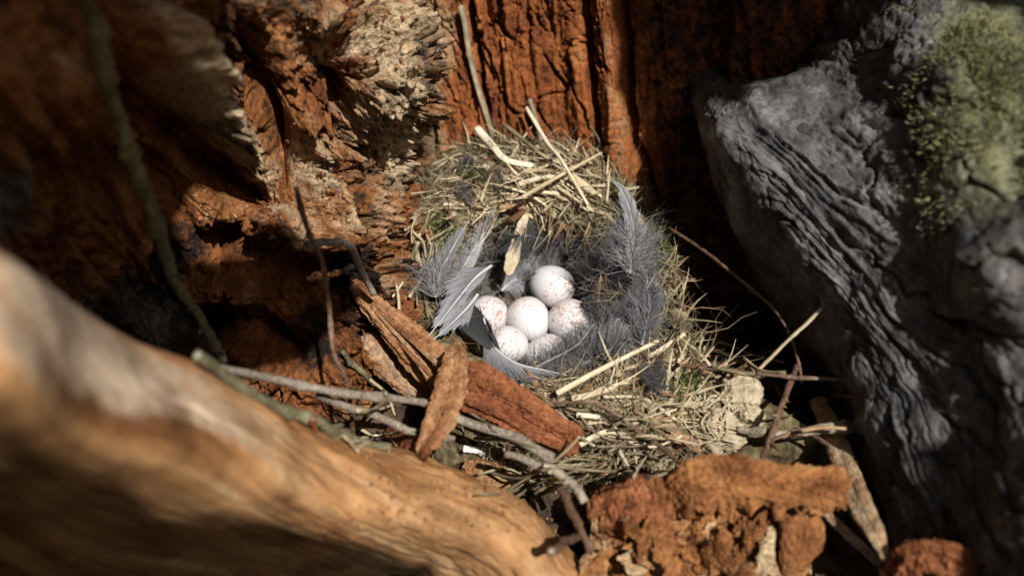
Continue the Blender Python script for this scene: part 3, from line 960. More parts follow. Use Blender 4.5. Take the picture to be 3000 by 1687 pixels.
def chunk(name, spine, mat, label=None, cat='wood fragment', parent=None, thick=0.6, lift=0.0, group=None, rough=0.10, boxy=3.2, n=64, m=44,
          rag=0.5, pale=0.0, stain_shade=0.0, depths=None, tilt=0.0, seed=1, ridges=0.16, crumb=0.0, endscale=0.35, facet=0.06, teeth=0.0):
    """a piece of broken wood along places of the picture (px, py, width px): boxy section, fibre ridges, ragged ends"""
    sp = np.array(spine, float)
    c = cr(sp, n)
    if depths is None:
        d = np.array([depth(x, y) for x, y, _ in c])
        t = np.linspace(0, 1, n)
        fit = np.polyval(np.polyfit(t, d, 1), t)
        fit = fit - np.percentile(fit - d, 70)
        half = c[:, 2] / FPX * fit * 0.5 * thick
        fit = fit - half * 0.75 - lift
    else:
        fit = np.interp(np.linspace(0, 1, n), np.linspace(0, 1, len(depths)), depths)
    W = P_arr(np.stack([c[:, 0], c[:, 1], fit], -1))
    hw = c[:, 2] / FPX * fit * 0.5
    t, b, N = frames(W, np.array(CAM) - W[n // 2] + tilt * np.array(RIGHT))
    a = np.linspace(0, 2 * np.pi, m, endpoint=False)
    ca, sa = np.cos(a), np.sin(a)
    sup = (np.abs(ca) ** boxy + np.abs(sa) ** boxy) ** (-1 / boxy)
    L = np.concatenate([[0], np.cumsum(np.linalg.norm(np.diff(W, axis=0), axis=1))])
    wmean = hw.mean()
    # fibre ridges run the whole length; noise lets them wander
    ang3 = np.stack([ca, sa], -1) * 1.0
    q = np.concatenate([np.broadcast_to(ang3[None] * 2.6, (n, m, 2)), np.broadcast_to((L / wmean * 0.22)[:, None, None], (n, m, 1))], -1) + seed * 5.7
    q2 = np.concatenate([np.broadcast_to(ang3[None] * 7.0, (n, m, 2)), np.broadcast_to((L / wmean * 0.6)[:, None, None], (n, m, 1))], -1) + seed * 2.3
    rr = sup[None, :] * (1 + ridges * fbm(q, 3) + ridges * 0.55 * fbm(q2, 3))
    # ragged ends
    e = np.minimum(np.linspace(0, 1, n), np.linspace(1, 0, n)) * L[-1] / wmean
    fr = rag * (0.6 + 0.9 * fbm(np.concatenate([np.broadcast_to(ang3[None] * 2.2, (n, m, 2)), 0.0 * q[..., :1] + (np.linspace(0, 1, n) > .5)[:, None, None] * 7.0], -1) + seed, 3))
    cut = sstep(0, 1, np.clip((e[:, None] - fr) / 0.35 + 0.6, 0, 1))
    rr = rr * (endscale + (1 - endscale) * cut)
    V = (W[:, None] + b[:, None] * (ca[None, :, None] * (rr * hw[:, None])[..., None])
         + N[:, None] * (sa[None, :, None] * (rr * hw[:, None] * thick)[..., None]))
    nrm = V - W[:, None]
    nrm /= np.linalg.norm(nrm, axis=-1)[..., None] + 1e-9
    dis = rough * wmean * fbm(V / wmean * 0.9 + seed, 4)
    f1, f2, cid = worley(V / wmean * 2.2 + seed)
    dis -= rough * 0.5 * wmean * (1 - sstep(0, 0.12, f2 - f1))
    if facet:
        loc = np.stack([rr * ca * hw[:, None], rr * sa * hw[:, None] * thick, np.broadcast_to(L[:, None] * .4, rr.shape)], -1) / wmean
        vw = loc + 0.12 * np.stack([fbm(V / wmean * 2.5 + 3, 2), fbm(V / wmean * 2.5 + 9, 2), fbm(V / wmean * 2.5 + 15, 2)], -1)
        for (fq, am) in ((2.4, 1.0), (5.5, .55), (12., .28)):
            f1, f2, cid = worley(vw * fq + seed)
            dis += facet * am * wmean * ((cid - .5) - 0.5 * (1 - sstep(0, .12, f2 - f1)))
    if crumb:
        f1, f2, cid = worley(V / wmean * 5.0 + seed)
        dis += crumb * wmean * (0.6 - f1) * (0.4 + cid)
        f1, f2, cid = worley(V / wmean * 11.0 + seed)
        dis += crumb * 0.4 * wmean * (0.6 - f1) * (0.4 + cid)
    if teeth:
        tl = L / wmean
        tn = fbm(v3(tl[:, None] * 1.5 + 0 * ca[None], 0.4 * sa[None] + 0 * tl[:, None], seed + 0 * rr), 3)
        dis = dis + teeth * wmean * tn * sstep(.45, .8, ca)[None, :]
    V = V + nrm * dis[..., None]
    ends = np.stack([V[0].mean(0), V[-1].mean(0)])
    F = [tuple(r) for r in grid_faces(n, m, True)]
    for k in range(m):
        F.append((n * m, (k + 1) % m, k))
        F.append((n * m + 1, (n - 1) * m + k, (n - 1) * m + (k + 1) % m))
    VV = np.concatenate([V.reshape(-1, 3), ends])
    uv = np.concatenate([np.stack([np.broadcast_to((a * wmean)[None], (n, m)), np.broadcast_to(L[:, None], (n, m))], -1).reshape(-1, 2), [[0, 0], [0, L[-1]]]])
    mask = np.zeros((len(VV), 3))
    endm = np.concatenate([np.broadcast_to((1 - np.clip(e / 0.6, 0, 1))[:, None], (n, m)).ravel(), [1, 1]])
    mask[:, 0] = pale + 0.2 * endm
    mask[:, 1] = stain_shade
    o = obj(name, VV, F, mat, parent, uv, mask, smooth=facet < .11)
    if label:
        tag(o, label, None if parent is not None else cat, group)
    SOLID.append((VV, grid_faces(n, m, True)))
    rebuild()
    return o


def lumps(pts, rng, subdiv=1):
    """irregular lumps at (world point, radius) joined into one mesh"""
    import bmesh
    bm = bmesh.new()
    bmesh.ops.create_icosphere(bm, subdivisions=subdiv, radius=1)
    v0 = np.array([v.co[:] for v in bm.verts])
    f0 = np.array([[v.index for v in f.verts] for f in bm.faces])
    bm.free()
    VV, FF = [], []
    for k, (p, r) in enumerate(pts):
        s = rng.uniform(0.55, 1.25, 3)
        q, _ = np.linalg.qr(rng.normal(size=(3, 3)))
        v = (v0 * s) @ q
        v = v * (1 + 0.45 * noise(v0 * 1.3 + rng.rand(3) * 20)[:, None]) * r + np.array(p)
        VV.append(v)
        FF.append(f0 + k * len(v0))
    return np.concatenate(VV), np.concatenate(FF)


def inside(x, y, poly):
    r = False
    for (ax_, ay_), (bx_, by_) in zip(poly, poly[1:] + poly[:1]):
        if (ay_ > y) != (by_ > y) and x < (bx_ - ax_) * (y - ay_) / (by_ - ay_) + ax_:
            r = not r
    return r


WOODY = [[(1335, 1060), (1420, 1055), (1560, 1120), (1700, 1230), (1705, 1330), (1560, 1300), (1420, 1225), (1330, 1190)],
         [(1030, 810), (1080, 820), (1340, 1060), (1300, 1160), (1050, 1060), (1100, 980)],
         [(1310, 1000), (1350, 1005), (1370, 1150), (1330, 1250), (1250, 1340), (1215, 1320), (1270, 1200)],
         [(2050, 1160), (2120, 1110), (2250, 1120), (2240, 1270), (2180, 1340), (2060, 1330)],
         [(1350, 1290), (1440, 1300), (1440, 1345), (1350, 1340)]]


def strips(bases, dirs, nors, lens, widths, rng, seg=3, curl=0.4, wav=0.0, bias=0.0, taper=0.85):
    """many thin tapering blades in one mesh"""
    n = len(bases)
    bases, dirs, nors = (np.asarray(x, float) for x in (bases, dirs, nors))
    dirs = dirs / (np.linalg.norm(dirs, axis=1)[:, None] + 1e-9)
    sides = np.cross(dirs, nors)
    sides /= np.linalg.norm(sides, axis=1)[:, None] + 1e-9
    ups = np.cross(sides, dirs)
    t = np.linspace(0, 1, seg + 1)
    c1 = rng.uniform(-curl, curl, n) + bias
    c2 = rng.uniform(-curl, curl, n)
    ph = rng.uniform(0, 6.28, n)
    L = np.asarray(lens)
    sx = c1[:, None] * t ** 2 + wav * np.sin(ph[:, None] + t * 7) * t
    uz = c2[:, None] * t ** 2 + wav * np.cos(ph[:, None] + t * 6) * t
    ctr = bases[:, None] + (dirs[:, None] * t[None, :, None] + sides[:, None] * sx[..., None] + ups[:, None] * uz[..., None]) * L[:, None, None]
    wd = np.asarray(widths)[:, None] * (1 - taper * t[None, :])
    A = ctr - sides[:, None] * wd[..., None] * 0.5
    B = ctr + sides[:, None] * wd[..., None] * 0.5
    V = np.stack([A, B], 2).reshape(-1, 3)
    k = np.arange(n)[:, None] * (2 * (seg + 1)) + np.arange(seg)[None, :] * 2
    F = np.stack([k, k + 1, k + 3, k + 2], -1).reshape(-1, 4)
    uv = np.stack([np.tile([0, 0.01], n * (seg + 1)), np.repeat((t[None, :] * L[:, None]).ravel(), 2)], -1)
    tint = np.repeat(rng.uniform(0.1, 0.9, n), 2 * (seg + 1))
    return V, F, uv, tint


bn = grid_normals(bark.W).reshape(-1, 3)[BARKMOSS]
rnd = RN.normal(size=bn.shape)
V, F, uv, ti = strips(bark.W.reshape(-1, 3)[BARKMOSS] + .01 * rnd, bn + .7 * rnd, bn + rnd, RN.uniform(.004, .013, len(bn)), np.full(len(bn), .0035), RN, seg=2)
M['barkmoss'] = straw_mat('yellow_green_moss', [(.25, (.09, .092, .035)), (.45, (.20, .205, .085)), (.58, (.30, .305, .135)), (.75, (.40, .40, .21))])
tag(obj('bark_moss', V, F, 'barkmoss', tree, uv, None, ti), None, None, None, 'stuff')

# ------------------------------------------------------------------ the nest
nest = thing('bird_nest', P(1560, 1180, 2.3), 'round bird nest of dry straw and moss against the rotten back wall', 'nest')
rows = [
    [(1210, 560, 2.60), (1290, 470, 2.60), (1420, 425, 2.58), (1550, 420, 2.56), (1680, 430, 2.54), (1790, 480, 2.50), (1930, 620, 2.42)],
    [(1200, 600, 2.50), (1285, 515, 2.50), (1420, 470, 2.49), (1550, 462, 2.47), (1680, 470, 2.46), (1795, 520, 2.42), (1930, 650, 2.36)],
    [(1195, 660, 2.42), (1280, 580, 2.41), (1420, 535, 2.40), (1550, 530, 2.37), (1680, 540, 2.37), (1810, 600, 2.34), (1950, 730, 2.28)],
    [(1195, 750, 2.35), (1270, 680, 2.33), (1410, 630, 2.33), (1540, 640, 2.33), (1680, 650, 2.32), (1830, 690, 2.28), (1980, 820, 2.21)],
    [(1200, 830, 2.28), (1285, 780, 2.26), (1400, 735, 2.42), (1540, 730, 2.50), (1680, 740, 2.46), (1815, 790, 2.27), (1995, 900, 2.14)],
    [(1210, 920, 2.20), (1300, 890, 2.20), (1400, 920, 2.38), (1545, 950, 2.42), (1680, 950, 2.38), (1810, 920, 2.20), (2010, 980, 2.08)],
    [(1240, 1000, 2.12), (1320, 990, 2.12), (1415, 1035, 2.20), (1550, 1075, 2.22), (1690, 1060, 2.20), (1830, 1020, 2.12), (2040, 1050, 2.03)],
    [(1250, 1070, 2.06), (1340, 1070, 2.05), (1430, 1105, 2.04), (1570, 1125, 2.04), (1720, 1115, 2.04), (1870, 1090, 2.03), (2110, 1100, 1.99)],
    [(1250, 1160, 2.04), (1360, 1170, 2.01), (1480, 1200, 1.97), (1620, 1230, 1.95), (1780, 1230, 1.94), (1970, 1200, 1.94), (2260, 1180, 1.95)],
    [(1260, 1290, 2.06), (1390, 1300, 2.03), (1520, 1330, 2.0), (1680, 1360, 1.98), (1850, 1370, 1.96), (2070, 1340, 1.94), (2420, 1300, 1.95)],
    [(1300, 1450, 2.12), (1440, 1470, 2.1), (1560, 1500, 2.07), (1720, 1530, 2.04), (1900, 1540, 2.02), (2120, 1500, 2.0), (2500, 1450, 2.0)],
    [(1350, 1650, 2.2), (1480, 1670, 2.2), (1600, 1700, 2.15), (1750, 1730, 2.1), (1950, 1740, 2.08), (2150, 1700, 2.05), (2560, 1650, 2.05)],
]
w = Patch(rows, 190, 170)
w.push(0.03 * fbm(w.W * 9, 3) + 0.012 * fbm(w.W * 32, 3))
t = NT('matted_nest_material', 0.9, 0.15)
ob = t.coord('Object')
f_ = t.math('ADD', t.math('MULTIPLY', t.noise(ob, 14, 4, .65), .6), t.math('MULTIPLY', t.noise(t.scale(ob, (60, 60, 20)), 1.0, 4, .6), .4))
t.bump(f_, 0.8, 0.02)
M['mat'] = t.col(t.ramp(f_, [(.32, (.02, .015, .008)), (.45, (.09, .07, .035)), (.57, (.20, .16, .085)), (.72, (.36, .30, .18))]))
w.make('matted_base', 'mat', nest)
rebuild()
nestp = w
NPX = w.px.reshape(-1, 3)
NW = w.W.reshape(-1, 3)
NN = grid_normals(w.W).reshape(-1, 3)


def nest_pick(k, cond):
    """k random places of the nest where cond(px, py) holds"""
    ok = np.nonzero(cond(NPX[:, 0], NPX[:, 1]))[0]
    i = RN.choice(ok, k)
    return NW[i], NN[i]


cup = lambda x, y: ((x - 1555) / 265) ** 2 + ((y - 890) / 230) ** 2 < 1


def rim(x, y):
    """nest surface outside the cup and clear of the broken wood"""
    wood = ((x < 1400) & (y > 960)) | ((x < 1250) & (y > 800)) | ((y > 1040 + (x - 1340) * .55) & (y < 1230 + (x - 1340) * .4) & (x < 1720)) | ((x > 2060) & (y > 1120))
    return (~cup(x, y)) & (y < 1420) & ~wood & (x > 1215)


# moss and fine stems matted over the whole nest
for (nm, mt, k, cond, ln, wd) in [
        ('dry_moss', 'drymoss', 8000, rim, (.015, .055), .005),
        ('grass_litter', 'blade', 800, rim, (.05, .13), .009),
        ('dark_debris', 'brownleaf', 900, rim, (.02, .07), .012),
        ('straw_litter', 'straw', 900, lambda x, y: rim(x, y) & ((y < 640) & (x > 1330) & (x < 1800) | (y > 1080)), (.05, .15), .010),
        ('fine_rootlets', 'root', 1500, rim, (.08, .22), .0024),
        ('green_moss', 'moss', 2200, lambda x, y: rim(x, y) & ((((x - 1290) / 50) ** 2 + ((y - 690) / 60) ** 2 < 1) | (((x - 2000) / 60) ** 2 + ((y - 1130) / 30) ** 2 < 1)
                                                              | (((x - 1400) / 40) ** 2 + ((y - 530) / 25) ** 2 < 1) | (((x - 1940) / 50) ** 2 + ((y - 700) / 90) ** 2 < 1)
                                                              | (((x - 1430) / 30) ** 2 + ((y - 1090) / 20) ** 2 < 1)), (.015, .04), .008)]:
    B, Nn = nest_pick(k, cond)
    rnd = RN.normal(size=B.shape)
    if nm in ('grass_litter', 'straw_litter'):
        # laid round the cup and across the slope in front
        cc = np.array(P(1555, 890, 2.3))
        circ = np.cross(Nn, B - cc)
        circ /= np.linalg.norm(circ, axis=1)[:, None]
        D = circ + 0.65 * rnd
        D -= Nn * (D * Nn).sum(1)[:, None] * 0.97
    elif nm == 'fine_rootlets':
        D = rnd - Nn * (rnd * Nn).sum(1)[:, None] * 0.95
    else:
        D = rnd + Nn * (0.9 if 'green' in nm else 0.35)
    L = RN.uniform(ln[0], ln[1], k)
    V, F, uv, ti = strips(B + Nn * RN.uniform(0.0, 0.016, k)[:, None], D, Nn + 0.4 * rnd, L, wd * RN.uniform(.6, 1.4, k), RN,
                          seg=5 if nm == 'fine_rootlets' else 3, curl=0.25, wav=0.12 if nm == 'fine_rootlets' else 0.0)
    o = obj(nm, V, F, mt, nest, uv, None, ti)
    tag(o, None, None, None, 'stuff')
# dark down lining the cup
t = NT('grey_down', 0.75, 0.2)
at = t.attr('tint').outputs['Fac']
M['down'] = t.col(t.ramp(at, [(0.0, (.035, .035, .04)), (.5, (.12, .115, .12)), (1.0, (.34, .32, .32))]))
B, Nn = nest_pick(6500, lambda x, y: (((x - 1570) / 280) ** 2 + ((y - 890) / 235) ** 2 < 1) & ((x > 1430) | (y < 960)))
rnd = RN.normal(size=B.shape)
V, F, uv, ti = strips(B, rnd + Nn * 0.5, Nn + rnd * .4, RN.uniform(.03, .10, len(B)), np.full(len(B), .0026), RN, seg=5, curl=0.6, wav=0.10)
tag(obj('down_lining', V, F, 'down', nest, uv, None, ti), None, None, None, 'stuff')

# ------------------------------------------------------------------ eggs
t = NT('speckled_eggshell', 0.42, 0.4)
ob = t.coord('Object')
sepx = t.n.new('ShaderNodeSeparateXYZ')
t.l.new(ob, sepx.inputs[0])
rnd_ = t.n.new('ShaderNodeObjectInfo').outputs['Random']
mp = t.n.new('ShaderNodeCombineXYZ')
t.put(mp.inputs[0], t.math('MULTIPLY', rnd_, 9.0))
vadd = t.n.new('ShaderNodeVectorMath')
t.l.new(ob, vadd.inputs[0])
t.l.new(mp.outputs[0], vadd.inputs[1])
dens = t.mrange(sepx.outputs[2], -0.045, 0.06, -0.02, 0.135)
n1 = t.noise(vadd.outputs[0], 120, 4, 0.65)
n2 = t.noise(vadd.outputs[0], 230, 2, 0.5)
n3 = t.noise(vadd.outputs[0], 24, 2, 0.5)
f1_ = t.mrange(t.math('ADD', t.math('ADD', n1, dens), t.math('MULTIPLY', n3, .25)), .78, .83)
f2_ = t.mrange(t.math('ADD', n2, t.math('MULTIPLY', dens, .8)), .72, .76)
c_ = t.mix(t.math('MULTIPLY', f1_, .8), (.66, .645, .65), t.mix(t.mrange(n2, .35, .65), (.34, .12, .065), (.48, .28, .20)))
c_ = t.mix(t.math('MULTIPLY', f2_, .75), c_, (.45, .15, .08))
t.b.inputs['Subsurface Weight'].default_value = 0.0
M['egg'] = t.col(c_)
seg, rng_ = 28, 40
th = np.linspace(0, np.pi, seg)
zz = np.cos(th)
rr = np.sin(th) * (1 + 0.10 * zz)
ph = np.linspace(0, 2 * np.pi, rng_, endpoint=False)
EV = np.stack([np.broadcast_to(rr[:, None] * np.cos(ph), (seg, rng_)), np.broadcast_to(rr[:, None] * np.sin(ph), (seg, rng_)),
               np.broadcast_to(zz[:, None], (seg, rng_))], -1)
eggs = [  # centre in the picture, distance, half length, half thickness, blunt end (right, up, towards lens), label
    (1616, 839, 2.375, .066, .060, (.72, -.50, .28), 'white speckled egg at the top, lying behind the other five'),
    (1428, 931, 2.305, .0635, .0570, (.25, .45, .60), 'leftmost white speckled egg, partly covered by a black feather'),
    (1548, 937, 2.275, .0640, .0585, (-.40, .70, -.45), 'brightest egg, in the centre of the clutch, speckled only at its upper end'),
    (1670, 945, 2.262, .0650, .0600, (-.10, .55, .55), 'rightmost white egg with red-brown speckles under dark grey down'),
    (1490, 1010, 2.185, .0560, .0490, (-.55, .15, .35), 'small finely speckled egg at the front left beside the white feather edge'),
    (1598, 1034, 2.180, .0560, .0480, (.75, .30, .30), 'frontmost egg, low in the cup and half hidden by grey down'),
]
for (x, y, dd, la, lb, axv, lab) in eggs:
    me_v = EV * np.array([lb, lb, la]) * 1.06
    o = obj('egg', me_v.reshape(-1, 3), grid_faces(seg, rng_, True), 'egg')
    z = (RIGHT * axv[0] + UP * axv[1] - FWD * axv[2]).normalized()
    o.rotation_mode = 'QUATERNION'
    o.rotation_quaternion = z.to_track_quat('Z', 'Y')
    o.location = P(x, y, dd)
    tag(o, lab, 'egg', 'clutch of speckled eggs in the nest cup')
    Mx = np.array(z.to_track_quat('Z', 'Y').to_matrix())
    SOLID.append(((me_v.reshape(-1, 3) @ Mx.T) + np.array(o.location), grid_faces(seg, rng_, True)))
rebuild()

# ------------------------------------------------------------------ broken wood lying about
brk = 'broken pieces of rotten wood round the nest'
chunk('wood_slab', [(1062, 985, 70), (1120, 1040, 105), (1200, 1110, 105), (1275, 1160, 70)], 'greywood',
      'flat grey-edged wood slab lying under the long tan splinter', thick=0.4, seed=2, lift=.02, facet=.10, pale=0.12, group=brk, rough=.16)
chunk('wood_splinter', [(1035, 825, 34), (1075, 875, 52), (1150, 950, 78), (1240, 1040, 105), (1330, 1130, 105)], 'brownwood',
      'long tan fibrous splinter lying over the grey-edged slab beside the nest', thick=0.6, seed=3, lift=0.035, facet=.12, n=90, m=70, group=brk, rough=.10, ridges=.24, rag=.35)
chunk('wood_block', [(1330, 1110, 120), (1420, 1150, 138), (1540, 1215, 118), (1625, 1262, 92), (1700, 1300, 78)], 'red',
      'big brick-red block of rotten wood in front of the eggs', thick=0.6, seed=5, lift=0.045, facet=.15, group=brk, rough=.16, boxy=4.5, rag=.3, ridges=.26, n=90, m=80)
chunk('wood_chip', [(1336, 1000, 34), (1328, 1080, 76), (1310, 1165, 92), (1280, 1245, 84), (1230, 1332, 40)], 'brownwood',
      'upright thin wood chip leaning across the splinter and the red block', thick=0.28, seed=8, facet=.18, n=80, m=60, pale=.15, depths=[1.97, 1.88, 1.80, 1.76, 1.75], group=brk, rough=.2, ridges=.2, rag=.4)
chunk('red_wood_fragment', [(1150, 865, 50), (1205, 900, 66), (1268, 950, 40)], 'red',
      'small orange-red wood fragment beside the white feather tip', thick=0.5, seed=9, group=brk, rough=.14)
chunk('wood_lump', [(1135, 1275, 60), (1190, 1305, 70), (1250, 1330, 40)], 'red', 'reddish crumbly wood lump under the foot of the upright chip',
      thick=0.6, seed=11, group=brk, rough=.2, crumb=.2)
chunk('tan_wood_crumb', [(1355, 1370, 50), (1430, 1385, 66), (1510, 1420, 50)], 'orange', 'tan crumbly wood piece lying on the lip below the white pellet',
      thick=0.6, seed=12, pale=.3, group=brk, rough=.2, crumb=.25)
chunk('orange_chip', [(1358, 1002, 28), (1378, 1012, 40), (1394, 1010, 24)], 'orange', 'tiny orange wood chip lying in the cup beside the black feather',
      thick=0.3, seed=13, group=brk, lift=.01, n=24, m=20)
chunk('orange_chip', [(1500, 868, 16), (1520, 865, 22), (1535, 862, 10)], 'orange', 'tiny orange chip tucked behind the central egg', thick=0.3, seed=14, group=brk, lift=.005, n=20, m=16)

# strands standing proud of the splinter and ledges on the red block
spl = bpy.data.objects['wood_splinter']
blk = bpy.data.objects['wood_block']
for k, (sp, mt) in enumerate([([(1050, 845, 10), (1130, 925, 16), (1220, 1010, 14), (1300, 1090, 10)], 'brownwood'), ([(1075, 885, 8), (1150, 965, 14), (1250, 1075, 12)], 'greywood'),
                              ([(1100, 890, 8), (1180, 965, 12), (1280, 1060, 10)], 'brownwood'), ([(1150, 985, 8), (1215, 1050, 14), (1290, 1130, 12)], 'brownwood')]):
    chunk('fibre_strand', sp, mt, None, parent=spl, thick=.6, seed=80 + k, rough=.15, n=40, m=14, rag=.8, pale=.25 if k % 2 == 0 else 0, lift=-.004)
for k, sp in enumerate([[(1350, 1165, 26), (1450, 1200, 34), (1560, 1262, 30), (1680, 1318, 20)], [(1400, 1120, 14), (1500, 1165, 26), (1600, 1225, 16)], [(1540, 1275, 12), (1620, 1300, 22), (1695, 1325, 16)]]):
    chunk('wood_ledge', sp, 'red', None, parent=blk, thick=.7, seed=85 + k, rough=.2, n=50, m=20, rag=.8, pale=.1 * k, facet=.2, lift=-.006)

# rotten lump at the lower right: smooth cap over a crumbling body
lump = thing('rotten_wood_lump', P(2150, 1600, 1.85), 'large orange rotten wood lump with a smooth curled cap, below the mud clod', 'wood fragment')
chunk('crumbling_body', [(1730, 1560, 190), (1880, 1580, 240), (2080, 1600, 280), (2230, 1600, 290), (2330, 1560, 190)], 'orange', None, parent=lump,
      depths=[1.76, 1.75, 1.75, 1.75, 1.77], thick=0.45, seed=21, rough=.25, crumb=.04, pale=.16, stain_shade=.12, n=140, m=120, rag=.2, endscale=.5, facet=.34, ridges=.3)
chunk('curled_cap', [(1975, 1500, 70), (2035, 1430, 150), (2160, 1412, 150), (2300, 1432, 125), (2410, 1430, 130), (2478, 1430, 90)], 'orange', None, parent=lump,
      depths=[1.70, 1.66, 1.64, 1.64, 1.65, 1.67], thick=0.6, seed=23, rough=.16, boxy=3.2, n=120, m=90, rag=.2, endscale=.45, ridges=.22, stain_shade=.08, facet=.13, crumb=.02, teeth=.6)
chunk('red_shoulder', [(1725, 1510, 90), (1850, 1480, 150), (2010, 1430, 120)], 'red', None, parent=lump,
      depths=[1.78, 1.74, 1.69], thick=0.6, seed=25, rough=.2, n=90, m=70, rag=.3, endscale=.5, ridges=.18, stain_shade=.2, facet=.10, teeth=.5)
rsh = random.Random(5)
for k in range(26):
    x0 = 1790 + (k % 13) * 44 + rsh.uniform(-30, 30)
    y0 = rsh.uniform(1510, 1640)
    L_ = rsh.uniform(60, 170)
    an_ = rsh.gauss(1.5, .55)
    wd_ = rsh.choice([20, 35, 60, 90]) * rsh.uniform(.8, 1.2)
    dz = 1.71 - .06 * rsh.random()
    bx, by = math.cos(an_) * L_, math.sin(an_) * L_
    chunk('torn_shard', [(x0, y0, wd_ * .7), (x0 + bx * .5 + rsh.uniform(-15, 15), y0 + by * .5, wd_), (x0 + bx, y0 + by, wd_ * .3)], 'orange', None, parent=lump,
          depths=[dz + .03 * rsh.random(), dz, dz - .03 * rsh.random()],
          thick=rsh.uniform(.12, .35), seed=60 + k, rough=.3, n=44, m=32, rag=1.4, endscale=.08, ridges=.3, facet=.25, pale=rsh.choice([-.2, 0, .1, .25, .45]), stain_shade=rsh.choice([0, 0, .2]), boxy=4,
          tilt=rsh.uniform(-2.0, 2.0))
chunk('smooth_flap', [(2335, 1475, 110), (2345, 1560, 125), (2325, 1640, 80), (2305, 1690, 24)], 'orange', None, parent=lump, depths=[1.69, 1.665, 1.665, 1.67], thick=.3, seed=97,
      rough=.12, n=60, m=50, rag=.3, facet=.06, ridges=.12, endscale=.1)
chunk('pale_sliver', [(2262, 1540, 16), (2245, 1620, 44), (2225, 1690, 36)], 'orange', None, parent=lump,
      depths=[1.63, 1.62, 1.64], thick=0.4, seed=28, rough=.3, n=50, m=30, pale=.75, facet=.2, rag=.7)
chunk('red_wood_piece', [(2590, 1700, 60), (2670, 1640, 90), (2780, 1640, 100), (2880, 1700, 70)], 'red', 'blurred red wood piece under the bark beside the pale torn splinter',
      depths=[1.62, 1.56, 1.52, 1.5], thick=0.5, seed=31, group=brk, rough=.25, crumb=.05, facet=.3, ridges=.3, boxy=4)
chunk('pale_splinter', [(2388, 1165, 44), (2430, 1240, 56), (2470, 1350, 66), (2520, 1480, 72), (2562, 1560, 52), (2600, 1640, 26), (2640, 1720, 18)], 'brownwood',
          'long pale torn splinter between the orange lump and the bark', thick=0.22, seed=33, pale=.45, rag=.6, group=brk,
          depths=[1.98, 1.90, 1.80, 1.68, 1.62, 1.60, 1.60])
chunk('grey_splinter', [(2395, 1480, 22), (2480, 1560, 30), (2580, 1650, 26)], 'greywood', 'thin grey splinter in shade below the pale torn splinter',
      thick=0.4, seed=35, pale=.3, group=brk, depths=[1.86, 1.82, 1.78])
chunk('curled_leaf', [(1922, 1235, 40), (1955, 1262, 52), (2010, 1292, 44), (2062, 1320, 26)], 'greywood', 'curled brown leaf scrap lying below the clod of dried mud',
      'leaf', thick=0.25, seed=36, stain_shade=.2, lift=.02, rough=.2)

# dried mud
t = NT('dried_mud', 0.95, 0.1)
ob = t.coord('Object')
n_ = t.noise(ob, 26, 6, .7)
t.bump(n_, 0.9, 0.01)
M['mud'] = t.col(t.ramp(n_, [(.3, (.20, .15, .09)), (.5, (.46, .38, .26)), (.7, (.62, .54, .40))]))
mud = thing('mud_clod', P(2150, 1250, 1.95), 'pale crumbly clod of dried mud with rootlets at the end of the straw rim', 'mud')
chunk('lower_lobe', [(2085, 1200, 80), (2110, 1265, 130), (2140, 1320, 120)], 'mud', None, parent=mud, thick=.5, seed=41, rough=.22, crumb=.16, boxy=2.3, ridges=.12)
chunk('upper_lobe', [(2110, 1160, 80), (2180, 1150, 110), (2215, 1190, 80)], 'mud', None, parent=mud, thick=.5, seed=42, rough=.25, crumb=.2, boxy=2.2, ridges=.15)
chunk('side_lobe', [(2190, 1190, 60), (2205, 1235, 70), (2190, 1270, 40)], 'mud', None, parent=mud, thick=.5, seed=43, rough=.25, crumb=.2, boxy=2.2, ridges=.15)
rt = []
for k in range(40):
    x0, y0 = R.uniform(1990, 2130), R.uniform(1130, 1250)
    pts = [(x0, y0), (x0 + R.uniform(-60, 60), y0 + R.uniform(-10, 60)), (x0 + R.uniform(-90, 90), y0 + R.uniform(0, 90))]
    W_ = line_on(pts, 9, 0.008, 0.0)
    rt.append(tube_geo(W_, 0.0022, None, 4))
off, VV, FF = 0, [], []
for V, F, uv in rt:
    VV.append(V)
    FF += [tuple(i + off for i in f) for f in F]
    off += len(V)
tag(obj('rootlets', np.concatenate(VV), FF, 'root', mud, np.zeros((off, 2)), None, np.full(off, .7)), None, None, None, 'stuff')

# white pellet
t = NT('white_cocoon', 0.7, 0.3)
ob = t.coord('Object')
n_ = t.noise(ob, 60, 4, .6)
t.bump(n_, .5, .006)
M['white'] = t.col(t.ramp(n_, [(.3, (.6, .58, .5)), (.6, (.82, .81, .76))]))

# ------------------------------------------------------------------ twigs
twig([(225, -60), (285, 90), (338, 300), (400, 480), (450, 640), (510, 810), (575, 915), (626, 1005), (655, 1060)], [46, 50, 40, 44, 34, 38, 28, 34, 24], 'mosstwig',
     'long green lichen-covered twig hanging down the crumbling wall, blurred at its top', n=90, moss=.32, pale=.08,
     depths=[1.15, 1.24, 1.34, 1.45, 1.54, 1.64, 1.72, 1.78, 1.82], knots=[(.35, .6, 26), (.48, 2.9, 22), (.62, 2.6, 30), (.72, .2, 20), (.8, .4, 26), (.9, 2.2, 24)], rough=.34)
twig([(579, 1035), (626, 1072), (700, 1130), (826, 1196), (933, 1228), (984, 1266), (1059, 1303), (1140, 1312)], [38, 34, 36, 30, 32, 28, 24], 'mosstwig',
     'thick bent green twig lying along the edge of the worn lip', n=70, moss=.25, pale=.10, knots=[(.72, .5, 40), (.66, 2.5, 36)],
     depths=[1.35, 1.39, 1.46, 1.56, 1.62, 1.66, 1.70, 1.72])
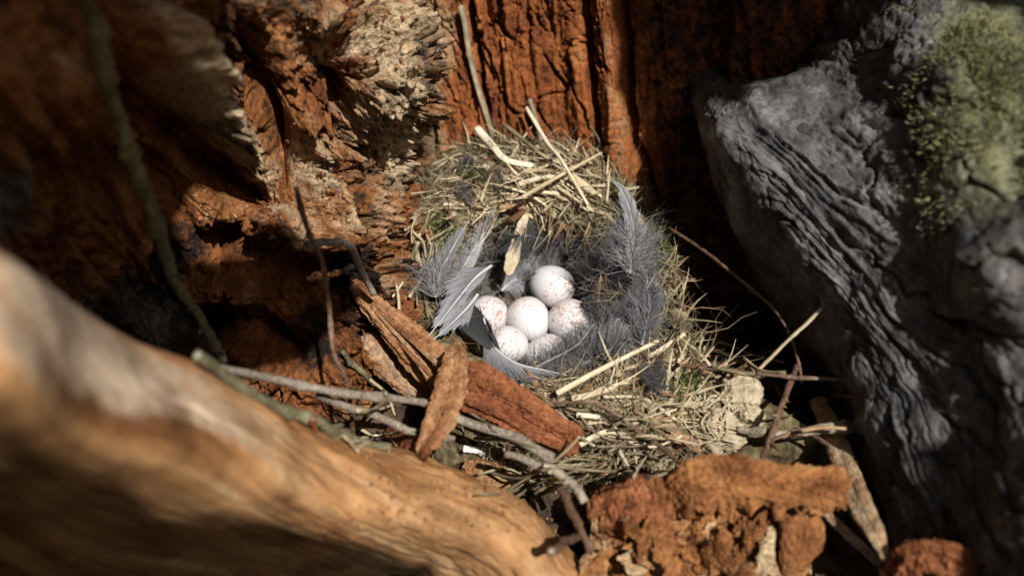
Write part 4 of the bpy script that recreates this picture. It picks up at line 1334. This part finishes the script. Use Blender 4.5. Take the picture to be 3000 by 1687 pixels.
twig([(640, 1078), (826, 1112), (1012, 1148), (1245, 1182), (1338, 1220), (1478, 1273), (1625, 1350)], [22, 24, 26, 24, 26, 28, 30], 'twig',
     'long straight grey twig running under the upright wood chip', n=80, moss=.02, depths=[1.56, 1.66, 1.75, 1.83, 1.86, 1.83, 1.80], knots=[(.55, 1.2, 14)])
twig([(930, 1155), (1059, 1203), (1217, 1263), (1330, 1290)], [22, 24, 24, 20], 'twig', 'shorter grey twig just below the long straight one', n=40, lift=.01,
     depths=[1.76, 1.80, 1.83, 1.86])
twig([(868, 545), (907, 679), (948, 771), (968, 922), (980, 1035), (1014, 1116), (1038, 1285)], [18, 15, 14, 12, 15, 14, 12], 'browntwig',
     'thin upright brown twig crossed by the hooked twig', n=70, depths=[1.68, 1.72, 1.75, 1.79, 1.81, 1.80, 1.86], pale=.15, knots=[(.66, 1.0, 18)])
twig([(892, 716), (930, 706), (980, 708), (1024, 722), (1058, 791), (1096, 865)], [30, 26, 26, 24, 20, 18], 'twig',
     'hooked grey-brown twig crossing the thin upright twig', n=50, depths=[1.80, 1.80, 1.84, 1.90, 2.0, 2.05], pale=.15)
twig([(1003, 1026), (1050, 1082), (1128, 1150)], [15, 17, 16], 'mosstwig', 'short greenish twig slanting down towards the grey twig', n=30, lift=.03, moss=.15)
twig([(1480, 1328), (1600, 1370), (1666, 1412), (1712, 1470)], [18, 26, 32, 26], 'twig', 'pale knobbly twig at the bottom edge of the nest litter', n=40, pale=.3,
     depths=[1.78, 1.76, 1.74, 1.74], rough=.22)
twig([(1640, 1425), (1688, 1534), (1740, 1630)], [26, 28, 22], 'browntwig', 'dark twig stump running down beside the orange lump', n=40, depths=[1.76, 1.72, 1.70])
twig([(1612, 1622), (1650, 1592), (1690, 1570)], [30, 28, 20], 'browntwig', 'dark cut twig stub poking over the lip', n=24, depths=[1.55, 1.60, 1.68])
twig([(2338, 1070), (2310, 1140), (2286, 1195), (2255, 1290), (2230, 1345)], [16, 18, 17, 22, 15], 'browntwig', 'upright reddish twig with a knot, standing right of the mud clod', n=40,
     depths=[1.93, 1.90, 1.86, 1.82, 1.82], knots=[(.75, 2.4, 40)])
twig([(2165, 1258), (2250, 1268), (2347, 1262), (2495, 1245)], [20, 26, 28, 36], 'twig', 'pale grey stick with a frayed end lying across the upright reddish twig', n=40, pale=.35,
     depths=[1.87, 1.85, 1.84, 1.84])
twig([(2370, 1272), (2480, 1328), (2620, 1408)], [14, 13, 8], 'browntwig', 'thin brown twig sloping down to the bark below the frayed stick', n=30, depths=[1.86, 1.84, 1.80])
twig([(1945, 1068), (2060, 1076), (2199, 1092), (2330, 1104), (2545, 1114)], [10, 12, 14, 14, 12], 'browntwig', 'long straight brown stem lying across to the bark edge', n=50, pale=.25,
     depths=[2.0, 1.97, 1.93, 1.90, 1.86], cat='stem', name='plant_stem')
twig([(2222, 1086), (2300, 1005), (2410, 900)], [11, 11, 11], 'strawpale', 'yellow straw stem slanting up into the dark beside the bark', n=24, depths=[1.96, 1.92, 1.86], cat='stem', name='plant_stem', rough=.05)
twig([(1962, 668), (2080, 745), (2200, 845), (2290, 935), (2330, 1030), (2350, 1120)], [11, 11, 10, 10, 10, 9], 'browntwig', 'thin brown twig in the deep shade right of the nest', n=50,
     depths=[2.22, 2.14, 2.06, 1.98, 1.96, 1.94])
twig([(1400, 1178), (1640, 1180), (1760, 1188), (1876, 1262), (1998, 1362)], [9, 10, 12, 13, 12], 'browntwig', 'smooth bent brown stem sloping down across the straw in front', n=50, pale=.15,
     depths=[1.93, 1.91, 1.89, 1.86, 1.80], cat='stem', name='plant_stem')
twig([(915, 1222), (921, 1250), (925, 1285)], [18, 18, 14], 'red', 'short orange stub standing on the lip in front of the bent green twig', n=16, depths=[1.58, 1.60, 1.63])
tag(straw([(1350, 18), (1364, 80), (1374, 150), (1398, 250), (1420, 320), (1446, 400)], 20, 'strawgrey', name='bark_strip', lift=.03, flat=.25, stiff=.4, n=40, sides=8, taper=.9),
    'thin grey bark strip hanging down the back wall above the nest', 'bark strip')
W_ = line_on([(1357, 1314), (1395, 1318), (1434, 1326)], 14, .01)
V, F, uv = tube_geo(W_, pxw(21, W_[7]) / 2 * (1 + .08 * np.sin(np.arange(14) * 2.2)), None, 14, rough=.12)
tag(obj('white_pellet', V, F, 'white', None, uv), 'small chalk-white cylindrical pellet lying below the red block', 'pellet')

# ------------------------------------------------------------------ straws and blades of the nest that can be told apart
SG = dict(parent=nest)
straw([(1550, 292), (1572, 360), (1592, 448)], 17, 'strawgrey', **SG, lift=.05)
straw([(1541, 315), (1605, 421), (1643, 467), (1722, 600)], 13, 'strawpale', **SG, lift=.10, label='thin pale straw standing up against the back wall')
straw([(1477, 366), (1545, 420), (1626, 486)], 15, 'strawgrey', **SG, lift=.07)
straw([(1395, 374), (1440, 425), (1482, 468), (1560, 486)], 27, 'strawpale', **SG, lift=.06, flat=.2, stiff=.6, label='broad flat pale straw leaning on the back wall')
straw([(1530, 578), (1640, 515), (1762, 448)], 13, 'strawpale', **SG, lift=.10)
straw([(1562, 560), (1610, 566), (1664, 569)], 15, 'strawpale', **SG, lift=.05)
straw([(1630, 545), (1680, 580), (1734, 616)], 12, 'straw', **SG, lift=.07)
straw([(1672, 518), (1705, 540), (1742, 566)], 32, 'straw', **SG, lift=.05, flat=.2)
straw([(1729, 370), (1758, 420), (1768, 485)], 9, 'strawgrey', **SG, lift=.05, stiff=.3)
straw([(1414, 486), (1452, 505), (1488, 530)], 24, 'strawpale', **SG, lift=.05, flat=.2)
straw([(1520, 540), (1600, 520), (1680, 525)], 18, 'strawpale', **SG, lift=.04, flat=.2)
straw([(1500, 520), (1570, 500), (1640, 505)], 14, 'straw', **SG, lift=.05)
straw([(1600, 585), (1650, 592), (1700, 600)], 16, 'straw', **SG, lift=.03, flat=.2)
straw([(1632, 1152), (1760, 1082), (1928, 998)], 19, 'strawpale', **SG, lift=.06, label='thickest pale straw slanting up across the front rim')
straw([(1676, 1168), (1735, 1155), (1795, 1138)], 22, 'strawpale', **SG, lift=.03, flat=.25)
straw([(1896, 1050), (1950, 1015), (2006, 978)], 18, 'straw', **SG, lift=.05)
straw([(1830, 1080), (1920, 1060), (1990, 1052)], 14, 'straw', **SG, lift=.03)
straw([(2062, 1020), (2110, 1032), (2156, 1052), (2207, 1090)], 18, 'blade', **SG, lift=.03, stiff=.2, flat=.2)
straw([(1613, 1360), (1660, 1318), (1698, 1278)], 11, 'strawpale', **SG, lift=.04)
straw([(1690, 1215), (1740, 1220), (1780, 1228)], 18, 'strawpale', **SG, lift=.03)
straw([(1816, 1322), (1838, 1360), (1852, 1400), (1878, 1360), (1902, 1325)], 15, 'strawgrey', **SG, lift=.04, flat=.2, stiff=.2)
straw([(1700, 1300), (1790, 1265), (1900, 1310)], 22, 'straw', **SG, lift=.04, flat=.2, stiff=.3)
straw([(1170, 905), (1168, 870), (1162, 832)], 12, 'strawpale', **SG, lift=.04, flat=.3)
straw([(1150, 870), (1165, 850), (1180, 825)], 8, 'strawpale', **SG, lift=.03, flat=.3)
for (pts, wd, mt) in [
        ([(1208, 760), (1225, 700), (1262, 640), (1310, 592)], 17, 'blade'), ([(1215, 720), (1265, 700), (1355, 650)], 13, 'blade'),
        ([(1205, 640), (1240, 610), (1285, 596)], 30, 'straw'), ([(1212, 660), (1250, 600), (1330, 570)], 16, 'blade'),
        ([(1230, 800), (1245, 740), (1252, 690)], 18, 'strawgrey'), ([(1245, 860), (1248, 800), (1240, 740)], 16, 'blade'),
        ([(1200, 870), (1225, 835), (1245, 800)], 15, 'strawpale'), ([(1260, 830), (1262, 780), (1268, 730)], 16, 'blade'),
        ([(1290, 560), (1340, 575), (1385, 610)], 16, 'blade'), ([(1300, 600), (1380, 600), (1450, 592)], 14, 'straw'),
        ([(1540, 590), (1530, 610), (1560, 640)], 15, 'leaf'), ([(1535, 545), (1500, 570), (1495, 600)], 12, 'straw'),
        ([(1435, 475), (1400, 500), (1398, 530)], 12, 'straw'), ([(1350, 525), (1330, 545), (1320, 560)], 14, 'straw')]:
    straw(pts, wd * .85, mt, **SG, lift=.025, stiff=.4, flat=.15)
# dry leaf scraps hanging into the cup
chunk('dry_leaf', [(1545, 628, 20), (1527, 665, 28), (1512, 715, 30), (1500, 760, 40), (1488, 805, 26)], 'strawpale', 'long tan leaf strip hanging down behind the eggs', parent=nest,
      depths=[2.27, 2.27, 2.28, 2.29, 2.30], thick=.07, seed=71, rough=.15, rag=.8, facet=.12, n=40, m=30, ridges=.12, tilt=.5)
straw([(1535, 620), (1500, 645), (1465, 668)], 24, 'brownleaf', name='dry_leaf', parent=nest, lift=.05, flat=.15, stiff=.5)
straw([(1465, 610), (1500, 605), (1540, 612)], 22, 'brownleaf', name='dry_leaf', parent=nest, lift=.05, flat=.15, stiff=.5)
straw([(1490, 440), (1520, 430), (1545, 452)], 34, 'blade', name='dry_leaf', parent=nest, lift=.03, flat=.12, stiff=.5)
straw([(1460, 1050), (1500, 1062), (1540, 1085)], 16, 'strawgrey', parent=nest, lift=.03, stiff=.3)

# many more, each laid where the photograph has its kind of litter
zones = [  # count, x0, x1, y0, y1, angle range in degrees, length range, width range, materials
    (40, 1400, 1760, 470, 610, (-40, 40), (50, 150), (5, 12), ('strawpale', 'straw', 'straw', 'strawgrey')),
    (22, 1210, 1420, 530, 660, (-60, 10), (50, 130), (5, 11), ('blade', 'strawgrey', 'strawgrey', 'straw')),
    (16, 1205, 1290, 660, 900, (55, 110), (50, 120), (7, 15), ('blade', 'strawgrey', 'straw')),
    (76, 1420, 1950, 1120, 1290, (-35, 40), (60, 200), (5, 13), ('straw', 'strawgrey', 'strawgrey', 'blade', 'brownleaf')),
    (40, 1930, 2260, 1050, 1220, (-30, 35), (60, 170), (5, 12), ('straw', 'strawgrey', 'blade', 'brownleaf')),
    (26, 1480, 2000, 1180, 1320, (-14, 18), (120, 260), (8, 16), ('straw', 'strawpale', 'straw')),
    (40, 1450, 1900, 1270, 1430, (-35, 40), (80, 200), (6, 14), ('strawgrey', 'strawgrey', 'blade')),
    (18, 1900, 2060, 680, 1000, (20, 120), (60, 160), (6, 13), ('strawgrey', 'blade', 'brownleaf')),
    (14, 1640, 1900, 1020, 1110, (-50, 10), (60, 150), (6, 12), ('straw', 'strawgrey')),
    (24, 1020, 1330, 1140, 1320, (-40, 60), (50, 140), (6, 13), ('strawgrey', 'blade', 'straw')),
    (10, 2250, 2480, 1150, 1290, (-30, 50), (60, 140), (7, 15), ('strawgrey', 'brownleaf')),
]
for (cnt, x0, x1, y0, y1, an, ln, wr, ms) in zones:
    for _ in range(cnt):
        x, y = R.uniform(x0, x1), R.uniform(y0, y1)
        aa = math.radians(R.uniform(*an))
        L = R.uniform(*ln) * 0.5
        bx, by = math.cos(aa) * L, math.sin(aa) * L
        bend = R.uniform(-.35, .35) * L
        if any(inside(x + bx * q_, y + by * q_, w_) for q_ in (-1, -.5, 0, .5, 1) for w_ in WOODY):
            continue
        pts = [(x - bx, y - by), (x - math.sin(aa) * bend, y + math.cos(aa) * bend), (x + bx, y + by)]
        straw(pts, R.uniform(*wr), R.choice(ms), nest, lift=R.uniform(0.0, .045), flat=R.choice([.12, .2, .35]), stiff=R.choice([1.0, .5, .2]), n=8, sides=5)

# ------------------------------------------------------------------ feathers
def feather_mat(name, dark, mid, light):
    t = NT(name, 0.6, 0.3)
    at = t.attr('tint').outputs['Fac']
    t.b.inputs['Sheen Weight'].default_value = 0.15
    return t.col(t.ramp(at, [(0.0, dark), (.5, mid), (1.0, light)]))


M['fgrey'] = feather_mat('grey_feather', (.06, .06, .065), (.17, .167, .174), (.42, .415, .425))
M['fpale'] = feather_mat('pale_feather', (.10, .10, .108), (.26, .26, .275), (.55, .55, .57))
M['fdark'] = feather_mat('black_feather', (.010, .010, .012), (.03, .029, .031), (.13, .126, .13))
M['fslate'] = feather_mat('slate_feather', (.02, .021, .024), (.072, .072, .078), (.29, .287, .297))
M['fbrown'] = feather_mat('brown_feather', (.03, .02, .012), (.12, .085, .05), (.38, .30, .19))


def feather(label, spine, mat, left, right, dens=1.0, lift=.03, ang=(50, 28), down=0.5, stiff=.6, grad=(.2, .8), fluff=.25, depths=None, matr=None, wid=.0036, tip=.35):
    """spine: places from quill to tip; left / right: barb length in pixels either side; down: share of the spine that is loose down"""
    n = 40
    fir = max(ang) > 30
    if fir:                      # loose feathers: long barbs lying close to the shaft
        ang = (ang[0] * .55, ang[1] * .6)
        left, right = left * 1.2, right * 1.2
    wid = min(wid, .0028)
    dens = dens * 1.7
    if depths is None:
        W = line_on(spine, n, lift, stiff)
    else:
        W = cr(P_arr([(x, y, d) for (x, y), d in zip(spine, depths)]), n)
    t, b, N = frames(W, np.array(CAM) - W[n // 2])
    root = thing('feather', Vector(W[0]), label, 'feather', 'feathers lining the nest')
    r = np.linspace(.0045, .0012, n)
    V, F, uv = tube_geo(W, r, r * .7, 6)
    obj('shaft', V, F, mat, root, uv, None, tint_arr(V, .95))
    for side, reach, mt in ((-1, left, mat), (1, right, matr or mat)):
        if not reach:
            continue
        k = int(150 * dens)
        u = np.sort(RN.uniform(0.04, 1.0, k))
        f = u * (n - 1)
        i = np.minimum(f.astype(int), n - 2)
        fr = (f - i)[:, None]
        base = W[i] * (1 - fr) + W[i + 1] * fr
        tt, bb, nn = t[i], b[i], N[i]
        a_ = np.radians(np.interp(u, [0, 1], ang)) * (1 + (0.05 if fir else 0.02) * RN.normal(size=k))
        # barbs cling together in bundles
        clump = 1.6 * noise(v3(u * 14, 0 * u + side * 3.3, 0 * u + W[0, 0] * 50))
        a_ = a_ * (1 + (0.30 if fir else .20) * clump)
        dn = sstep(down, down - 0.25, u) if down > 0 else 0 * u
        dirv = tt * np.cos(a_)[:, None] + side * bb * np.sin(a_)[:, None] + nn * ((0.05 if fir else .015) * RN.normal(size=k) + fluff * dn * RN.uniform(-.3, 1.2, k) + .08)[:, None]
        L = reach / FPX * 2.25 * (np.sin(np.clip(u * 1.08 + .10, 0, 1) ** .75 * np.pi) ** .6 * (1 - tip) + tip * (1 - u)) * (1 + 0.13 * RN.normal(size=k)) * (1 + .35 * dn)
        L = np.maximum(L, .004)
        seg = 6
        V, F, uv, ti = strips(base, dirv, nn, L, wid * (1 - .45 * dn), RN, seg=seg, curl=.10 if fir else .03, wav=.02 if fir else .006, bias=(-side * .16 if not fir else side * .22), taper=.7)
        # paler or darker towards the tips of the barbs
        tb = np.tile(np.repeat(np.linspace(0, 1, seg + 1), 2), k)
        ti = np.clip(grad[0] + (grad[1] - grad[0]) * tb + .25 * (ti - .5), 0, 1)
        tag(obj('vane', V, F, mt, root, uv, None, ti), None)
    if down > 0:
        k = int(130 * dens)
        u = RN.uniform(0.0, min(1.0, down + .2), k)
        i = np.minimum((u * (n - 1)).astype(int), n - 2)
        s = RN.choice([-1, 1], k)
        dirv = t[i] * .5 + b[i] * (s * RN.uniform(.3, 1, k) * np.where(s < 0, left > 0, right > 0))[:, None] + N[i] * RN.uniform(-.2, .5, k)[:, None] + .3 * RN.normal(size=(k, 3))
        L = max(left, right) / FPX * 2.25 * RN.uniform(.6, 1.25, k)
        V, F, uv, ti = strips(W[i], dirv, N[i], L, np.full(k, .0019), RN, seg=7, curl=.7, wav=.13)
        tag(obj('down', V, F, mat, root, uv, None, np.clip(ti, 0, .8)), None, None, None, 'stuff')
    return root


feather('grey feather with a straight pale shaft standing at the back left of the eggs', [(1318, 850), (1348, 800), (1385, 735), (1420, 680), (1452, 628)],
        'fgrey', 180, 90, 2.4, lift=.07, ang=(23, 15), down=.0, grad=(.3, .7), matr='fpale', wid=.0045)
feather('ragged grey plume on the outer side of the straight-shafted grey feather', [(1275, 870), (1290, 800), (1330, 720), (1370, 650)], 'fgrey', 95, 95, 1.8, lift=.05, ang=(24, 16), down=.15, grad=(.15, .55))
feather('white-grey feather fanning down to the orange wood fragment', [(1440, 778), (1395, 812), (1352, 862), (1305, 922), (1255, 985)], 'fpale', 95, 130, 2.2, lift=.07,
        ang=(24, 14), down=.0, grad=(.05, .6), depths=[2.24, 2.19, 2.13, 2.08, 2.05], wid=.0032)
feather('short white feather beside the left egg, tips towards the orange fragment', [(1400, 862), (1370, 900), (1325, 945), (1270, 995)], 'fpale', 90, 80, 1.6, lift=.06, ang=(22, 12), down=.0, grad=(.05, .55), depths=[2.17, 2.13, 2.08, 2.05], wid=.0032)
feather('black curved feather lying over the leftmost egg', [(1470, 1050), (1448, 1015), (1428, 960), (1405, 898)], 'fdark', 190, 60, 2.6, lift=.03, ang=(26, 14), down=.0, grad=(.0, .3),
        depths=[2.09, 2.10, 2.13, 2.18], wid=.0042, tip=.5)
feather('pale grey curved feather sweeping under the front eggs', [(1418, 930), (1432, 985), (1462, 1030), (1520, 1066), (1600, 1085), (1660, 1098)], 'fpale', 0, 120, 2.4, ang=(16, 24), down=.0,
        grad=(.5, .2), depths=[2.15, 2.12, 2.09, 2.06, 2.05, 2.04], wid=.0034)
feather('tall pale grey plume standing at the right against the wall', [(1845, 800), (1858, 720), (1850, 640), (1822, 560), (1768, 498)], 'fgrey', 95, 75, 2.0, lift=.08, ang=(28, 20), down=.12, grad=(.2, .85))
feather('slate grey downy feather right of the top egg', [(1700, 845), (1760, 800), (1830, 740), (1880, 650)], 'fslate', 80, 70, 1.6, lift=.06, ang=(55, 30), down=.7, grad=(.2, .8))
feather('dark slate plume on the right rim of the cup', [(1880, 1010), (1900, 920), (1895, 810), (1860, 700)], 'fslate', 60, 45, 1.5, lift=.06, ang=(50, 30), down=.6, grad=(.2, .75))
feather('dark slate feather leaning over the right rim towards the mud', [(1760, 960), (1820, 930), (1880, 870), (1920, 800)], 'fslate', 50, 45, 1.2, lift=.06, ang=(55, 30), down=.6, grad=(.2, .7))
feather('fluffy slate feather spread over the two right-hand eggs', [(1625, 1085), (1680, 1050), (1740, 1005), (1805, 945)], 'fslate', 60, 55, 1.0, ang=(60, 35), down=.8, grad=(.3, .85),
        depths=[2.13, 2.13, 2.12, 2.12])
feather('blue-grey downy feather below the rightmost egg', [(1690, 1075), (1760, 1040), (1830, 1000), (1900, 975)], 'fslate', 60, 50, 1.5, lift=.05, ang=(60, 35), down=.7, grad=(.3, 1.0))
feather('mauve-grey downy tuft behind the top egg', [(1640, 690), (1600, 725), (1560, 765), (1510, 800)], 'fgrey', 60, 55, 1.5, lift=.04, ang=(55, 35), down=.8, grad=(.3, .9))
feather('soft grey tuft under the tan leaf strip', [(1590, 700), (1550, 690), (1500, 700), (1450, 740)], 'fslate', 55, 50, 1.2, lift=.03, ang=(60, 40), down=.9, grad=(.2, .7))
feather('white down tuft between the leaf strip and the top egg', [(1470, 850), (1500, 825), (1535, 810), (1570, 800)], 'fpale', 45, 45, 1.3, lift=.03, ang=(70, 50), down=1.0, grad=(.4, 1.0), wid=.003)
feather('thin veil of grey down across the front egg and the rightmost egg', [(1560, 1080), (1620, 1050), (1690, 1010), (1740, 950)], 'fslate', 45, 60, .6, ang=(70, 50), down=1.0, grad=(.4, 1.0),
        depths=[2.11, 2.11, 2.10, 2.11], wid=.0016)
feather('brown striped feather standing right of the top egg', [(1752, 885), (1758, 840), (1765, 795), (1770, 758)], 'fbrown', 24, 22, 1.3, lift=.05, ang=(25, 15), down=.2, grad=(.3, .8))
feather('dark brown feather slanting down right of the rightmost egg', [(1712, 878), (1740, 905), (1770, 935), (1790, 965)], 'fdark', 26, 26, 1.3, ang=(25, 15), down=.2, grad=(.3, .6), depths=[2.2, 2.18, 2.16, 2.16])
feather('black and tan feather among the straw on top of the nest', [(1425, 500), (1450, 520), (1462, 545), (1470, 580)], 'fbrown', 36, 34, 1.4, lift=.06, ang=(35, 20), down=.3, grad=(.9, .05))
feather('small dark feather at the upper left rim', [(1335, 535), (1355, 565), (1375, 590), (1395, 620)], 'fdark', 32, 28, 1.2, lift=.05, ang=(30, 18), down=.2, grad=(.3, .9))
feather('black tuft of down on the upper left edge of the nest', [(1340, 490), (1365, 488), (1395, 492)], 'fdark', 30, 26, 1.2, lift=.04, ang=(60, 40), down=.9, grad=(.2, .8))
feather('black downy tuft hanging on the straw of the front right', [(1905, 1045), (1912, 1080), (1918, 1115), (1922, 1150)], 'fdark', 36, 34, 1.3, lift=.05, ang=(50, 30), down=.7, grad=(.3, 1.0))
feather('brown tuft with yellow barbs at the right end of the rim', [(1975, 960), (1985, 935), (1995, 905)], 'fbrown', 26, 28, 1.0, lift=.04, ang=(35, 25), down=.2, grad=(.2, .9))
feather('small barred brown feather lying beside the black downy tuft', [(2000, 1010), (2025, 1035), (2050, 1060)], 'fbrown', 30, 26, .7, lift=.03, ang=(50, 35), down=.0, grad=(.5, .9))

# ------------------------------------------------------------------ crumbs and flakes
def scatter(name, mat, cnt, x0, x1, y0, y1, r0, r1, parent=None, cond=None, seed=3, sub=1):
    rng = np.random.RandomState(seed)
    pts = []
    while len(pts) < cnt:
        x, y = rng.uniform(x0, x1), rng.uniform(y0, y1)
        if cond and not cond(x, y, rng):
            continue
        p, nrm = hit(x, y)
        r = (r0 + (r1 - r0) * rng.rand() ** 2.2) / FPX * (p - CAM).dot(FWD) * .5
        pts.append((np.array(p + nrm * r * .3), r))
    V, F = lumps(pts, rng, sub)
    o = obj(name, V, F, mat, parent, V[:, :2], np.concatenate([rng.uniform(0, .5, (len(V), 1)), np.zeros((len(V), 2))], 1), smooth=False)
    return o


near = lambda x, y, pts, w: min(math.hypot(x - a_, y - b_) for a_, b_ in pts) < w
tag(scatter('wood_crumbs', 'orange', 420, 950, 1700, 1240, 1560, 4, 16, cond=lambda x, y, r: y > np.interp(x, [900, 1200, 1500, 1700], [1245, 1330, 1445, 1580]), seed=4),
    'loose orange wood crumbs strewn along the edge of the lip', 'crumbs', None, 'stuff')
tag(scatter('rotten_crumbs', 'side', 380, 560, 1230, 0, 760, 6, 20, tree,
            cond=lambda x, y, r: near(x, y, [(1130, 60), (1180, 200), (1170, 330), (1120, 420), (900, 60), (930, 170), (900, 380), (950, 480), (990, 600), (700, 620), (800, 650), (880, 670), (640, 600)], 75 * r.rand() ** .5),
            seed=6), None, None, None, 'stuff')
rngc = np.random.RandomState(9)
cb_ = []
for k in range(8):
    V, F = lumps([((0, 0, 0), 1.0)], rngc, 2)
    V = V * (1 + .5 * fbm(V * 1.7 + k, 3)[:, None])
    cb_.append(V)
pale_spots = [(1150, 40), (1185, 150), (1200, 250), (1215, 300), (1170, 340), (1130, 380), (1090, 300), (1140, 450), (1060, 480), (1165, 90), (1110, 180)]
spots = [(880, 30), (930, 60), (900, 130), (960, 150), (850, 90), (880, 340), (910, 390), (930, 450), (960, 500), (975, 560), (995, 620), (1005, 680), (600, 590), (640, 610), (690, 600),
         (730, 640), (780, 625), (820, 660), (870, 650), (910, 690), (760, 690), (680, 660), (850, 1020), (590, 640), (985, 90)]
for k, (x, y) in enumerate(pale_spots + spots):
    p, nrm = hit(x, y)
    r = rngc.uniform(8, 15) / FPX * (p - CAM).dot(FWD)
    q, _ = np.linalg.qr(rngc.normal(size=(3, 3)))
    V = (cb_[k % 8] * rngc.uniform(.6, 1.2, 3)) @ q * r + np.array(p + nrm * r * .1)
    obj('rotten_wood_nodule', V, F, 'side', tree, V[:, :2], np.zeros((len(V), 3)) + np.array([.7 if k < len(pale_spots) else rngc.uniform(0, .3), 0, 0]), smooth=False)
# raised flakes of bark
for k, (x, y, L, wd, an) in enumerate([(2790, 880, 190, 90, 15), (2700, 255, 170, 60, -10), (2560, 180, 150, 50, -25), (2610, 390, 180, 80, 10), (2380, 420, 150, 70, 35),
                                       (2160, 430, 110, 60, 60), (2560, 820, 160, 80, 30), (2660, 1090, 160, 70, 35), (2800, 1180, 180, 80, 20), (2850, 1000, 170, 60, 10)]):
    aa = math.radians(an)
    c_, s_ = math.cos(aa) * L / 2, math.sin(aa) * L / 2
    chunk('bark_flake', [(x - c_, y - s_, wd * .6), (x - c_ * .3, y - s_ * .3, wd), (x + c_ * .4, y + s_ * .4, wd * .9), (x + c_, y + s_, wd * .5)], 'bark', None, parent=tree,
          thick=.16, lift=-.012, seed=50 + k, rough=.2, n=40, m=34, rag=.9, ridges=.15, pale=-.1, stain_shade=.08, boxy=3, facet=.15)
